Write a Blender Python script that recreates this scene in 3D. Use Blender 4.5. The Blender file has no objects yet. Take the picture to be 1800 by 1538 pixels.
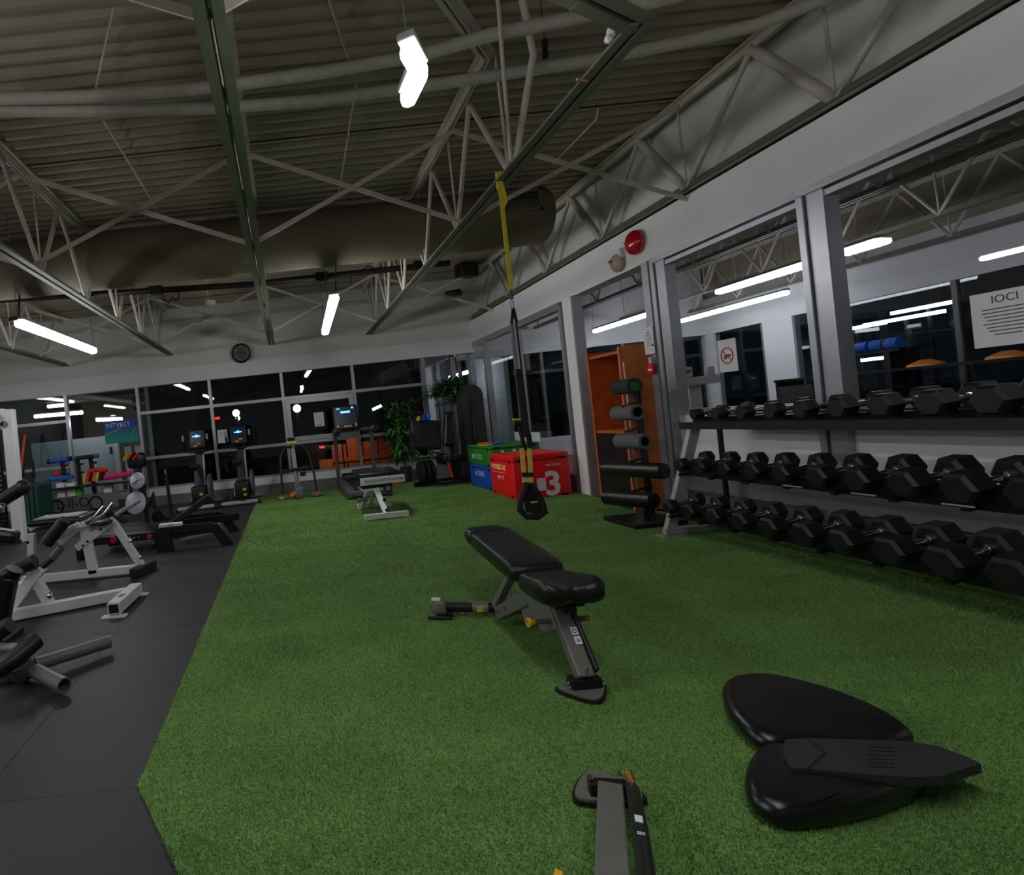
import bpy, bmesh, math, random
import numpy as np
from mathutils import Vector, Matrix, Euler
random.seed(7)
rng = np.random.default_rng(7)
SC = bpy.context.scene
COL = SC.collection
PI = math.pi

# ------------------------------------------------------------------ camera, world, exposure
H = 1.30                                   # eye height, camera stands at the origin of x and y and looks along +y
FPX, PX0, PY0 = 1000.0, 505.0, 752.0
ROLL = math.atan(0.104)
cam = bpy.data.cameras.new('camera')
cam.sensor_fit = 'HORIZONTAL'; cam.sensor_width = 36.0
cam.lens = FPX / 1800 * 36.0
cam.shift_x = (900 - PX0) / 1800
cam.shift_y = (PY0 - 769) / 1800
cam.clip_start = 0.05; cam.clip_end = 200
cob = bpy.data.objects.new('camera', cam); COL.objects.link(cob)
cob.location = (0, 0, H)
cob.rotation_euler = (Matrix.Rotation(PI/2, 3, 'X') @ Matrix.Rotation(-ROLL, 3, 'Z')).to_euler()
SC.camera = cob
SC.view_settings.view_transform = 'Standard'
SC.view_settings.look = 'None'
SC.view_settings.gamma = 1.0
SC.view_settings.use_curve_mapping = False
SC.view_settings.exposure = 0.0
world = bpy.data.worlds.new('night_sky'); SC.world = world
world.use_nodes = True
world.node_tree.nodes['Background'].inputs[0].default_value = (0.010, 0.014, 0.020, 1)
world.node_tree.nodes['Background'].inputs[1].default_value = 0.35
LAMP = 33.5                                 # emission of the tube lamps
SC.cycles.use_denoising = True
SC.cycles.max_bounces = 8
SC.cycles.transparent_max_bounces = 16
SC.cycles.sample_clamp_indirect = 4.0

CR, SR = math.cos(ROLL), math.sin(ROLL)
def P(px, py, y=None, x=None, z=None):
    """The point of the room that a measured spot of the photograph lies on, given its distance, side offset or height."""
    dx, dy = (px - PX0) / FPX, (py - PY0) / FPX
    ex, ey = CR*dx - SR*dy, SR*dx + CR*dy
    if y is None:
        y = (H - z)/ey if z is not None else x/ex
    return Vector((ex*y, y, H - ey*y))

# ------------------------------------------------------------------ materials
def lin(c):
    return tuple(((v/255)/12.92 if v/255 <= .04045 else ((v/255+.055)/1.055)**2.4) for v in c) + (1.0,)
MATS = {}
def mat(name, rgb, rough=.5, metal=0.0, vary=.12, scale=20.0, bump=0.0, bscale=200.0, emit=None, estr=1.0, spec=.5, coat=0.0):
    if name in MATS: return MATS[name]
    m = bpy.data.materials.new(name); m.use_nodes = True
    nt = m.node_tree; b = nt.nodes['Principled BSDF']
    b.inputs['Roughness'].default_value = rough
    b.inputs['Metallic'].default_value = metal
    b.inputs['Specular IOR Level'].default_value = spec
    b.inputs['Coat Weight'].default_value = coat
    tc = nt.nodes.new('ShaderNodeTexCoord')
    nz = nt.nodes.new('ShaderNodeTexNoise'); nz.inputs['Scale'].default_value = scale; nz.inputs['Detail'].default_value = 4
    nt.links.new(tc.outputs['Object'], nz.inputs['Vector'])
    r = nt.nodes.new('ShaderNodeValToRGB')
    c = lin(rgb)
    r.color_ramp.elements[0].position = .3; r.color_ramp.elements[1].position = .7
    r.color_ramp.elements[0].color = tuple(max(0, v*(1-vary)) for v in c[:3]) + (1,)
    r.color_ramp.elements[1].color = tuple(min(1, v*(1+vary)) for v in c[:3]) + (1,)
    nt.links.new(nz.outputs['Fac'], r.inputs['Fac']); nt.links.new(r.outputs['Color'], b.inputs['Base Color'])
    if bump:
        n2 = nt.nodes.new('ShaderNodeTexNoise'); n2.inputs['Scale'].default_value = bscale; n2.inputs['Detail'].default_value = 3
        nt.links.new(tc.outputs['Object'], n2.inputs['Vector'])
        bp = nt.nodes.new('ShaderNodeBump'); bp.inputs['Strength'].default_value = bump; bp.inputs['Distance'].default_value = .01
        nt.links.new(n2.outputs['Fac'], bp.inputs['Height']); nt.links.new(bp.outputs['Normal'], b.inputs['Normal'])
    if emit:
        b.inputs['Emission Color'].default_value = lin(emit); b.inputs['Emission Strength'].default_value = estr
    MATS[name] = m
    return m
def glass(name, ior, tint=(1, 1, 1)):
    m = bpy.data.materials.new(name); m.use_nodes = True
    nt = m.node_tree; nt.nodes.clear()
    o = nt.nodes.new('ShaderNodeOutputMaterial'); mx = nt.nodes.new('ShaderNodeMixShader')
    t = nt.nodes.new('ShaderNodeBsdfTransparent'); t.inputs[0].default_value = tint + (1,)
    g = nt.nodes.new('ShaderNodeBsdfGlossy'); g.inputs['Roughness'].default_value = .01
    f0 = ((ior-1)/(ior+1))**2
    ge = nt.nodes.new('ShaderNodeNewGeometry')
    dt = nt.nodes.new('ShaderNodeVectorMath'); dt.operation = 'DOT_PRODUCT'
    nt.links.new(ge.outputs['Incoming'], dt.inputs[0]); nt.links.new(ge.outputs['Normal'], dt.inputs[1])
    def mth(op, a, bb):
        q = nt.nodes.new('ShaderNodeMath'); q.operation = op
        for i_, v_ in enumerate((a, bb)):
            if v_ is None: continue
            if isinstance(v_, (int, float)): q.inputs[i_].default_value = v_
            else: nt.links.new(v_, q.inputs[i_])
        return q.outputs[0]
    ca = mth('ABSOLUTE', dt.outputs['Value'], None)
    f = mth('ADD', mth('MULTIPLY', mth('POWER', mth('SUBTRACT', 1.0, ca), 5.0), 1-f0), f0)   # same on both faces of a pane
    nz = nt.nodes.new('ShaderNodeTexNoise'); nz.inputs['Scale'].default_value = 1.5
    bp = nt.nodes.new('ShaderNodeBump'); bp.inputs['Strength'].default_value = .02; bp.inputs['Distance'].default_value = .02
    nt.links.new(nz.outputs['Fac'], bp.inputs['Height']); nt.links.new(bp.outputs['Normal'], g.inputs['Normal'])
    nt.links.new(f, mx.inputs[0]); nt.links.new(t.outputs[0], mx.inputs[1]); nt.links.new(g.outputs[0], mx.inputs[2])
    nt.links.new(mx.outputs[0], o.inputs['Surface'])
    MATS[name] = m; return m
M_wall = mat('white_wall_paint', (226, 226, 228), .75, vary=.03, scale=3, bump=.05, bscale=60)
M_wallup = mat('grey_white_upper_wall_paint', (212, 214, 208), .8, vary=.06, scale=2, bump=.05, bscale=60)
M_deck = mat('cream_deck_paint', (152, 142, 122), .6, vary=.10, scale=2.5)
M_steel = mat('cream_steel_paint', (192, 184, 172), .5, vary=.10, scale=6)
M_steelg = mat('olive_grey_steel_paint', (104, 110, 92), .5, vary=.12, scale=6)
M_pipe = mat('pale_pipe_insulation', (180, 174, 162), .7, vary=.10, scale=15, bump=.2, bscale=60)
M_duct = mat('beige_duct_paint', (112, 102, 84), .65, vary=.08, scale=2)
M_alu = mat('silver_aluminium', (176, 178, 182), .38, .75, vary=.06, scale=9)
M_chrome = mat('chrome', (215, 215, 218), .12, 1.0, vary=.03)
M_black = mat('black_powder_coat', (14, 14, 15), .45, vary=.15, scale=30)
M_rubber = mat('black_rubber', (16, 16, 17), .5, vary=.2, scale=40, bump=.1, bscale=150)
M_leather = mat('black_vinyl_upholstery', (14, 14, 16), .3, vary=.12, scale=30, bump=.18, bscale=260)
M_leather2 = mat('black_padded_vinyl', (20, 20, 22), .26, vary=.15, scale=14, bump=.10, bscale=220)
M_grey = mat('graphite_grey_paint', (112, 111, 107), .42, .12, vary=.08, scale=12)
M_white = mat('white_powder_coat', (214, 214, 216), .4, vary=.04, scale=8)
M_silverp = mat('silver_paint', (158, 160, 164), .4, .2, vary=.06, scale=9)
M_yellow = mat('yellow_plastic', (226, 176, 40), .45)
M_strap = mat('yellow_webbing', (206, 186, 30), .7, bump=.4, bscale=300)
M_strap2 = mat('pale_yellow_webbing', (214, 196, 90), .7, bump=.4, bscale=300)
M_web = mat('black_webbing', (18, 18, 19), .7, bump=.4, bscale=300)
M_webg = mat('grey_webbing', (120, 122, 126), .6, bump=.4, bscale=300)
M_red = mat('red_vinyl_foam', (240, 18, 24), .45, vary=.05, scale=4)
M_green = mat('green_vinyl_foam', (36, 128, 44), .5, vary=.05, scale=4)
M_blue = mat('blue_vinyl_foam', (22, 82, 190), .5, vary=.05, scale=4)
M_bell = mat('red_gloss_enamel', (190, 8, 14), .18, vary=.04, coat=.4)
M_beige = mat('beige_plastic', (168, 152, 128), .5, vary=.05)
M_wood = mat('orange_wood', (188, 92, 34), .5, vary=.16, scale=7)
M_wood2 = mat('orange_wood_light', (206, 116, 58), .5, vary=.12, scale=7)
M_paper = mat('white_paper', (226, 224, 228), .8, vary=.02)
M_ink = mat('grey_ink', (90, 88, 92), .8)
M_blackink = mat('black_ink', (14, 14, 16), .8)
M_whiteink = mat('white_ink', (226, 226, 228), .6, vary=.02)
M_redink = mat('red_ink', (200, 40, 46), .7)
M_yellowink = mat('yellow_ink', (250, 222, 140), .7)
M_foam = mat('grey_foam', (98, 98, 98), .85, bump=.3, bscale=120)
M_foamd = mat('dark_grey_foam', (40, 42, 40), .85, bump=.3, bscale=120)
M_greenp = mat('green_plastic', (40, 120, 50), .5)
M_orange = mat('orange_plastic', (220, 96, 28), .5)
M_pink = mat('pink_foam', (224, 20, 110), .7)
M_bluep = mat('blue_foam', (30, 100, 190), .7)
M_mat = mat('dark_green_mat', (14, 62, 54), .7)
M_pot = mat('dark_pot', (40, 40, 42), .5)
M_leaf = mat('dark_green_leaf', (70, 128, 58), .4, vary=.5, scale=9)
M_stem = mat('brown_stem', (88, 74, 52), .7)
M_curb = mat('grey_concrete', (112, 110, 108), .8, vary=.1, scale=8, bump=.2, bscale=60)
M_ground = mat('dark_asphalt', (22, 23, 25), .85, vary=.2, scale=8, bump=.4, bscale=80)
M_tubeg = mat('grey_tube_paint', (104, 106, 107), .42, .15, vary=.06)
M_plate = mat('silver_weight_plate', (138, 138, 148), .34, .4, vary=.05)
M_tread = mat('treadmill_grey', (84, 84, 86), .55)
M_belt = mat('running_belt', (34, 34, 35), .75, bump=.2, bscale=200)
M_dark = mat('dark_night_interior', (20, 22, 24), .8)
M_lamp2 = mat('dim_lamp_diffuser', (240, 240, 240), .4, emit=(238, 244, 255), estr=LAMP*.38)
M_lampbody = mat('grey_lamp_housing', (150, 150, 150), .5)
M_lamp = mat('lamp_diffuser', (240, 240, 240), .4, emit=(248, 248, 250), estr=LAMP)
M_screen = mat('console_screen', (10, 18, 40), .3, emit=(24, 44, 90), estr=.12)
M_screenlit = mat('console_screen_digits', (120, 200, 255), .3, emit=(110, 190, 255), estr=1.6)
M_frost = mat('frosted_partition', (160, 176, 176), .6, vary=.05, scale=2)
M_cardboard = mat('cardboard', (186, 140, 92), .8)
M_tail = mat('red_tail_lamp', (255, 30, 20), .4, emit=(255, 36, 26), estr=4.0)
M_street = mat('white_street_lamp', (255, 255, 255), .4, emit=(220, 240, 255), estr=10.0)
M_carbody = mat('dark_car_paint', (36, 40, 46), .25, .3)
M_glass = glass('clear_glass', 1.38)
M_glassn = glass('night_glass', 1.45, (.70, .75, .75))

def turf_mat(name, blades):
    m = bpy.data.materials.new(name); m.use_nodes = True
    nt = m.node_tree; b = nt.nodes['Principled BSDF']
    b.inputs['Roughness'].default_value = .75; b.inputs['Specular IOR Level'].default_value = .2
    tc = nt.nodes.new('ShaderNodeTexCoord')
    n1 = nt.nodes.new('ShaderNodeTexNoise'); n1.inputs['Scale'].default_value = 120 if blades else 160; n1.inputs['Detail'].default_value = 3
    n2 = nt.nodes.new('ShaderNodeTexNoise'); n2.inputs['Scale'].default_value = 1.6; n2.inputs['Detail'].default_value = 5
    mp = nt.nodes.new('ShaderNodeMapping'); mp.inputs['Scale'].default_value = (1, 1.6, 1)
    nt.links.new(tc.outputs['Object'], n1.inputs['Vector']); nt.links.new(tc.outputs['Object'], mp.inputs['Vector']); nt.links.new(mp.outputs[0], n2.inputs['Vector'])
    r = nt.nodes.new('ShaderNodeValToRGB'); r.color_ramp.elements[0].position = .32; r.color_ramp.elements[1].position = .68
    r.color_ramp.elements[0].color = lin((84, 126, 62)); r.color_ramp.elements[1].color = lin((140, 178, 100))
    r2 = nt.nodes.new('ShaderNodeValToRGB'); r2.color_ramp.elements[0].position = .3; r2.color_ramp.elements[1].position = .7
    r2.color_ramp.elements[0].color = (.8, .8, .8, 1); r2.color_ramp.elements[1].color = (1.08, 1.08, 1.08, 1)
    mx = nt.nodes.new('ShaderNodeMix'); mx.data_type = 'RGBA'; mx.blend_type = 'MULTIPLY'; mx.inputs[0].default_value = 1
    nt.links.new(n1.outputs['Fac'], r.inputs[0]); nt.links.new(n2.outputs['Fac'], r2.inputs[0])
    nt.links.new(r.outputs[0], mx.inputs[6]); nt.links.new(r2.outputs[0], mx.inputs[7])
    nt.links.new(mx.outputs[2], b.inputs['Base Color'])
    if not blades:
        bp = nt.nodes.new('ShaderNodeBump'); bp.inputs['Strength'].default_value = .8; bp.inputs['Distance'].default_value = .012
        nt.links.new(n1.outputs['Fac'], bp.inputs['Height']); nt.links.new(bp.outputs['Normal'], b.inputs['Normal'])
    MATS[name] = m; return m
M_turf = turf_mat('green_turf', False); M_blade = turf_mat('green_turf_blades', True)

def rubber_floor():
    m = bpy.data.materials.new('black_rubber_flooring'); m.use_nodes = True
    nt = m.node_tree; b = nt.nodes['Principled BSDF']
    tc = nt.nodes.new('ShaderNodeTexCoord')
    n1 = nt.nodes.new('ShaderNodeTexNoise'); n1.inputs['Scale'].default_value = 2.2; n1.inputs['Detail'].default_value = 6
    n2 = nt.nodes.new('ShaderNodeTexNoise'); n2.inputs['Scale'].default_value = 220; n2.inputs['Detail'].default_value = 3
    mp = nt.nodes.new('ShaderNodeMapping'); mp.inputs['Scale'].default_value = (.6, 2.2, 1)
    nt.links.new(tc.outputs['Object'], mp.inputs[0]); nt.links.new(mp.outputs[0], n1.inputs['Vector']); nt.links.new(tc.outputs['Object'], n2.inputs['Vector'])
    r = nt.nodes.new('ShaderNodeValToRGB'); r.color_ramp.elements[0].position = .3; r.color_ramp.elements[1].position = .75
    r.color_ramp.elements[0].color = lin((34, 33, 35)); r.color_ramp.elements[1].color = lin((52, 50, 53))
    r3 = nt.nodes.new('ShaderNodeMapRange'); r3.inputs['To Min'].default_value = .42; r3.inputs['To Max'].default_value = .62
    nt.links.new(n1.outputs['Fac'], r.inputs[0]); nt.links.new(n1.outputs['Fac'], r3.inputs[0])
    nt.links.new(r.outputs[0], b.inputs['Base Color']); nt.links.new(r3.outputs[0], b.inputs['Roughness'])
    bp = nt.nodes.new('ShaderNodeBump'); bp.inputs['Strength'].default_value = .25; bp.inputs['Distance'].default_value = .004
    nt.links.new(n2.outputs['Fac'], bp.inputs['Height']); nt.links.new(bp.outputs['Normal'], b.inputs['Normal'])
    MATS['black_rubber_flooring'] = m; return m
M_floor = rubber_floor()

# ------------------------------------------------------------------ mesh helpers
Z = Vector((0, 0, 1))
def V(*a): return Vector(a[0]) if len(a) == 1 else Vector(a)
def frame_of(d, up=Z):
    d = d.normalized()
    if abs(d.dot(up)) > .98: up = Vector((0, 1, 0)) if abs(d.y) < .9 else Vector((1, 0, 0))
    s = d.cross(up).normalized()
    return d, s, s.cross(d).normalized()
def root_origin(o):
    v = Vector((0, 0, 0))
    while o is not None:
        v += o.location; o = o.parent
    return v
class MB:
    """Collects solids and links them as one mesh object."""
    def __init__(s): s.v = []; s.f = []; s.sm = []
    def add(s, vs, fs, smooth=False):
        n = len(s.v); s.v += [tuple(p) for p in vs]
        s.f += [tuple(i+n for i in f) for f in fs]; s.sm += [smooth]*len(fs); return s
    def box(s, c, size, rz=0.0, bev=0.0, seg=2, M=None):
        bm = bmesh.new(); bmesh.ops.create_cube(bm, size=1.0)
        for v in bm.verts: v.co = Vector((v.co.x*size[0], v.co.y*size[1], v.co.z*size[2]))
        if bev: bmesh.ops.bevel(bm, geom=bm.edges[:], offset=bev, segments=seg, profile=.5, affect='EDGES')
        R = M if M is not None else Matrix.Rotation(rz, 3, 'Z')
        bm.verts.ensure_lookup_table(); bm.verts.index_update()
        s.add([R @ v.co + V(c) for v in bm.verts], [[v.index for v in f.verts] for f in bm.faces], seg > 2 and bev > 0)
        bm.free(); return s
    def lohi(s, lo, hi, bev=0.0, seg=2):
        lo, hi = V(lo), V(hi); return s.box((lo+hi)/2, hi-lo, 0, bev, seg)
    def bar(s, p, q, w, h, up=Z, bev=0.0, ext=0.0):
        """Rectangular member from p to q; w across, h along up."""
        p, q = V(p), V(q); d, a, u = frame_of(q-p, up)
        L = (q-p).length + 2*ext
        M = Matrix((a, d, u)).transposed()
        return s.box((p+q)/2, (w, L, h), bev=bev, M=M)
    def tube(s, pts, r, n=10, caps=True, closed=False):
        pts = [V(p) for p in pts]; k = len(pts)
        rr = r if isinstance(r, (list, tuple)) else [r]*k
        vs = []; fs = []; ref = None
        for i, p in enumerate(pts):
            if closed: d = pts[(i+1) % k] - pts[i-1]
            else: d = (pts[min(i+1, k-1)] - pts[max(i-1, 0)])
            d.normalize()
            if ref is None: _, a, u = frame_of(d)
            else:
                a = (ref - d*ref.dot(d)).normalized(); u = a.cross(d).normalized()
            ref = a
            sc = 1.0
            if 0 < i < k-1:
                c = (pts[i]-pts[i-1]).normalized().dot(d); sc = 1/max(.6, c)
            for j in range(n):
                t = 2*PI*j/n; vs.append(p + (a*math.cos(t) + u*math.sin(t))*rr[i]*sc)
        m = k if closed else k-1
        for i in range(m):
            for j in range(n):
                A, B = i*n, ((i+1) % k)*n
                fs.append((A+j, A+(j+1) % n, B+(j+1) % n, B+j))
        s.add(vs, fs, True)
        if caps and not closed:
            s.add(vs[:n], [tuple(range(n))[::-1]]); s.add(vs[-n:], [tuple(range(n))])
        return s
    def cyl(s, p, q, r, n=16): return s.tube([p, q], r, n)
    def pipe(s, p, q, ro, ri, n=18):
        """Hollow tube with a wall."""
        p, q = V(p), V(q); d, a, u = frame_of(q-p); vs = []
        for c, r in ((p, ro), (q, ro), (q, ri), (p, ri)):
            for j in range(n):
                t = 2*PI*j/n; vs.append(c + (a*math.cos(t)+u*math.sin(t))*r)
        fs = []
        for k in range(4):
            for j in range(n):
                A, B = k*n, ((k+1) % 4)*n
                fs.append((A+j, A+(j+1) % n, B+(j+1) % n, B+j))
        return s.add(vs, fs, True)
    def lathe(s, prof, c, axis=Z, n=24):
        """prof: (radius, height) pairs about the axis through c."""
        c = V(c); d, a, u = frame_of(V(axis)); vs = []; fs = []
        for r, h in prof:
            for j in range(n):
                t = 2*PI*j/n; vs.append(c + d*h + (a*math.cos(t)+u*math.sin(t))*max(r, 1e-4))
        for i in range(len(prof)-1):
            for j in range(n): fs.append((i*n+j, i*n+(j+1) % n, (i+1)*n+(j+1) % n, (i+1)*n+j))
        fs.append(tuple(range(n))[::-1]); fs.append(tuple((len(prof)-1)*n+j for j in range(n)))
        return s.add(vs, fs, True)
    def ball(s, c, r, n=12):
        r = V(r) if not isinstance(r, (int, float)) else Vector((r, r, r)); vs = []; fs = []; m = n//2
        for i in range(m+1):
            t = PI*i/m
            for j in range(n):
                a = 2*PI*j/n; vs.append(V(c)+Vector((r.x*max(math.sin(t), 1e-3)*math.cos(a), r.y*max(math.sin(t), 1e-3)*math.sin(a), r.z*math.cos(t))))
        for i in range(m):
            for j in range(n): fs.append((i*n+j, (i+1)*n+j, (i+1)*n+(j+1) % n, i*n+(j+1) % n))
        return s.add(vs, fs, True)
    def prism(s, pts, d):
        """Polygon pts (in space) thickened by the vector d."""
        pts = [V(p) for p in pts]; d = V(d); n = len(pts)
        vs = pts + [p+d for p in pts]
        fs = [tuple(range(n))[::-1], tuple(range(n, 2*n))] + [(i, (i+1) % n, n+(i+1) % n, n+i) for i in range(n)]
        return s.add(vs, fs)
    def pad(s, outline, z0, h, rnd=.4, steps=5, crown=0.0):
        """Upholstered pad: a flat outline (x, y) that swells to a rounded top and bottom edge."""
        o = [Vector((p[0], p[1], 0)) for p in outline]; n = len(o)
        c = sum(o, Vector((0, 0, 0)))/n; vs = []; fs = []
        prof = []
        for k in range(steps+1):
            t = PI/2*k/steps; prof.append((1-rnd*(1-math.sin(t)), .5*h*(1-math.cos(t))))
        for k in range(1, steps+1):
            t = PI/2*k/steps; prof.append((1-rnd*(1-math.cos(t)), .5*h + .5*h*math.sin(t)))
        prof.append(((1-rnd)*.6, h+crown*.7)); prof.append(((1-rnd)*.25, h+crown))
        for sc, zz in prof:
            for p in o: 
                q = c + (p-c)*sc; vs.append((q.x, q.y, z0+zz))
        for i in range(len(prof)-1):
            for j in range(n): fs.append((i*n+j, i*n+(j+1) % n, (i+1)*n+(j+1) % n, (i+1)*n+j))
        fs.append(tuple(range(n))[::-1]); fs.append(tuple((len(prof)-1)*n+j for j in range(n)))
        return s.add(vs, fs, True)
    def build(s, name, m, parent=None, label=None):
        o0 = root_origin(parent) if parent is not None else Vector((0, 0, 0))
        me = bpy.data.meshes.new(name)
        me.from_pydata([(p[0]-o0.x, p[1]-o0.y, p[2]-o0.z) for p in s.v], [], s.f)
        me.polygons.foreach_set('use_smooth', s.sm)
        bm = bmesh.new(); bm.from_mesh(me); bmesh.ops.recalc_face_normals(bm, faces=bm.faces[:]); bm.to_mesh(me); bm.free()
        if any(s.sm):
            try: me.set_sharp_from_angle(angle=math.radians(42))
            except Exception: pass
        me.materials.append(m)
        o = bpy.data.objects.new(name, me); COL.objects.link(o)
        if parent is not None: o.parent = parent
        if label: o['label'] = label
        return o
def thing(name, label, cat, loc=(0, 0, 0), group=None):
    o = bpy.data.objects.new(name, None); COL.objects.link(o); o.empty_display_size = .05
    o.location = loc; tag(o, label, cat, group); return o
def tag(o, label, cat, group=None, kind=None):
    if label: o['label'] = label
    if cat: o['category'] = cat
    if group: o['group'] = group
    if kind: o['kind'] = kind
    return o
def struct(name, mb=None, m=None, loc=(0, 0, 0)):
    if mb is None:
        o = bpy.data.objects.new(name, None); COL.objects.link(o); o.location = loc
    else: o = mb.build(name, m)
    o['kind'] = 'structure'; return o
def text(name, s, size, c, right, up, m, parent, ext=.0008, sx=1.0, bold=0.0):
    """Lettering lying flat on a surface: centre c, reading direction right."""
    cu = bpy.data.curves.new(name, 'FONT'); cu.body = s; cu.size = size; cu.extrude = ext
    cu.offset = bold; cu.align_x = 'CENTER'; cu.align_y = 'CENTER'; cu.resolution_u = 3
    cu.materials.append(m)
    tmp = bpy.data.objects.new(name, cu)
    me = bpy.data.meshes.new_from_object(tmp); me.name = name; bpy.data.objects.remove(tmp)
    o = bpy.data.objects.new(name, me); COL.objects.link(o)
    r = V(right).normalized(); u = V(up); u = (u - r*u.dot(r)).normalized(); n = r.cross(u)
    R = Matrix((r*sx, u, n)).transposed().to_4x4(); R.translation = V(c) - root_origin(parent)
    o.parent = parent; o.matrix_local = R
    return o
def copy_tree(o, loc=None, rot=None):
    c = o.copy(); COL.objects.link(c)
    if loc is not None: c.location = loc
    if rot is not None: c.rotation_euler = rot
    for ch in [k for k in bpy.data.objects if k.parent == o]:
        d = ch.copy(); COL.objects.link(d); d.parent = c
        for g in [k for k in bpy.data.objects if k.parent == ch]:
            e = g.copy(); COL.objects.link(e); e.parent = d
    return c
ORD = ['first', 'second', 'third', 'fourth', 'fifth', 'sixth', 'seventh', 'eighth', 'ninth', 'tenth', 'eleventh', 'twelfth']

# ------------------------------------------------------------------ the room shell
ZD, ZT, ZB, YB, XR, XE = 3.95, 3.87, 3.00, 11.6, 3.9, 9.9
b = MB().lohi((-9, -4, -.12), (XE, 13.3, -.012)); floor = struct('floor', b, M_curb)
# rubber mats, each its own sheet
ux = [-.70, -1.33] + [-1.33-1.22*k for k in range(1, 8)]
uy = [2.16-1.83*k for k in range(3, 0, -1)] + [2.16+1.83*k for k in range(0, 6)]
for i in range(len(ux)-1):
    for j in range(len(uy)-1):
        y1 = min(uy[j+1], YB-.02)
        if i == 0 and uy[j] < 2: x1 = .9
        else: x1 = ux[i]
        if x1 - max(ux[i+1], -8.98) < .05: continue
        m_ = MB().lohi((max(ux[i+1], -8.98)+.0015, max(uy[j], -3.98)+.0015, -.012), (x1-.0015, y1-.0015, random.uniform(-.0006, 0)))
        o = m_.build('rubber_mat', M_floor, floor)
# ceiling: roof slab with ribbed deck sheets
ceiling = struct('ceiling', MB().lohi((-9, -4, ZD+.06), (XE, 13.3, ZD+.2)), M_dark)
per = 1.40/9
for k in range(-6, 6):
    y0 = 5.25+1.4*k; vs = []; fs = []
    prof = [(0.0, 0.0)]
    for r in range(9):
        a = r*per
        prof += [(a+.028, 0.0), (a+.048, .040), (a+.120, .040), (a+.140, 0.0)]
    prof.append((1.400-.016, 0.0))
    dz = .006*((k % 2)*2-1)
    for xx in (-8.95, XE-.02):
        for (yy, zz) in prof: vs.append((xx, y0+yy, ZD+zz+dz))
    n = len(prof)
    for q in range(n-1): fs.append((q, q+1, n+q+1, n+q))
    MB().add(vs, fs).build('deck_sheet', M_deck, ceiling)

# back wall
wall_back = struct('wall_back', MB().lohi((-9, YB, 2.74), (XR+.3, YB+.12, ZD+.06)), M_wallup)
MB().lohi((-9, YB-.09, 2.43), (XR+.02, YB+.12, 2.74)).build('header', M_wall, wall_back)
MB().lohi((-9, YB-.10, 0), (2.93, YB+.12, .20)).build('curb', M_curb, wall_back)
MB().lohi((-9, YB-.07, .20), (2.93, YB+.12, .345)).build('sill_band', M_wall, wall_back)
MB().lohi((-9, YB+.0, 1.95), (-5.95, YB+.1, 2.43)).build('dark_panel', M_dark, wall_back)
WX = [-5.9, -4.43, -2.97, -1.49, -.02, 1.43, 2.88]
for i in range(6):
    w = struct('window_%d' % (i+1), loc=((WX[i]+WX[i+1])/2, YB, .345))
    x0, x1 = WX[i], WX[i+1]
    MB().lohi((x0-.03, YB-.05, .345), (x0+.03, YB+.05, 2.43)).build('mullion', M_alu, w)
    if i == 5: MB().lohi((x1-.05, YB-.05, .345), (x1+.03, YB+.05, 2.43)).build('mullion', M_alu, w)
    MB().lohi((x0+.03, YB-.06, .345), (x1-.03, YB+.05, .385)).build('sill', M_alu, w)
    zs = [.385]
    if i != 1:
        for zt in (.975, 1.90):
            MB().lohi((x0+.03, YB-.04, zt-.03), (x1-.03, YB+.04, zt+.03)).build('transom', M_alu, w); zs += [zt-.03, zt+.03]
    zs.append(2.43)
    for k in range(0, len(zs), 2):
        MB().lohi((x0+.03, YB+.008, zs[k]), (x1-.03, YB+.014, zs[k+1])).build('pane', M_glass if i == 1 else M_glassn, w)
    if i == 4:
        f = MB(); a0, a1, c0, c1 = x0+.035, x1-.035, 1.01, 1.865
        for lo, hi in (((a0, c0), (a0+.09, c1)), ((a1-.09, c0), (a1, c1)), ((a0+.09, c0), (a1-.09, c0+.09)), ((a0+.09, c1-.09), (a1-.09, c1))):
            f.lohi((lo[0], YB-.055, lo[1]), (hi[0], YB-.005, hi[1]))
        f.build('sash', M_alu, w)
# right wall: header, upper wall behind the truss, posts, panes
wall_right = struct('wall_right', MB().lohi((XR, -4, 2.63), (XR+.2, 15.9, 3.06)), M_wall)
MB().lohi((XR+.17, -4, 3.06), (XR+.3, 15.9, ZD+.06)).build('upper_wall', M_wallup, wall_right)
MB().lohi((XR-.02, 7.47, 0), (XR+.12, 7.72, 2.63)).build('pier', M_wall, wall_right)
MB().lohi((XR+.02, -4, .0), (XR+.12, 5.62, .30)).build('base_wall', M_curb, wall_right)
bb = struct('baseboard_right', MB().lohi((XR-.07, -4, .30), (XR+.1, 5.60, .455)).lohi((XR-.085, -4, .455), (XR+.1, 5.60, .475)), M_alu)
struct('baseboard_far_right', MB().lohi((XR-.04, 7.75, 0), (XR+.1, 15.9, .25)), M_curb)
PO = [(15.7, .1), (14.4, .1), (13.1, .1), (11.78, .14), (10.85, .10), (9.42, .16), (7.80, .08)]
nw = 7
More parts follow.
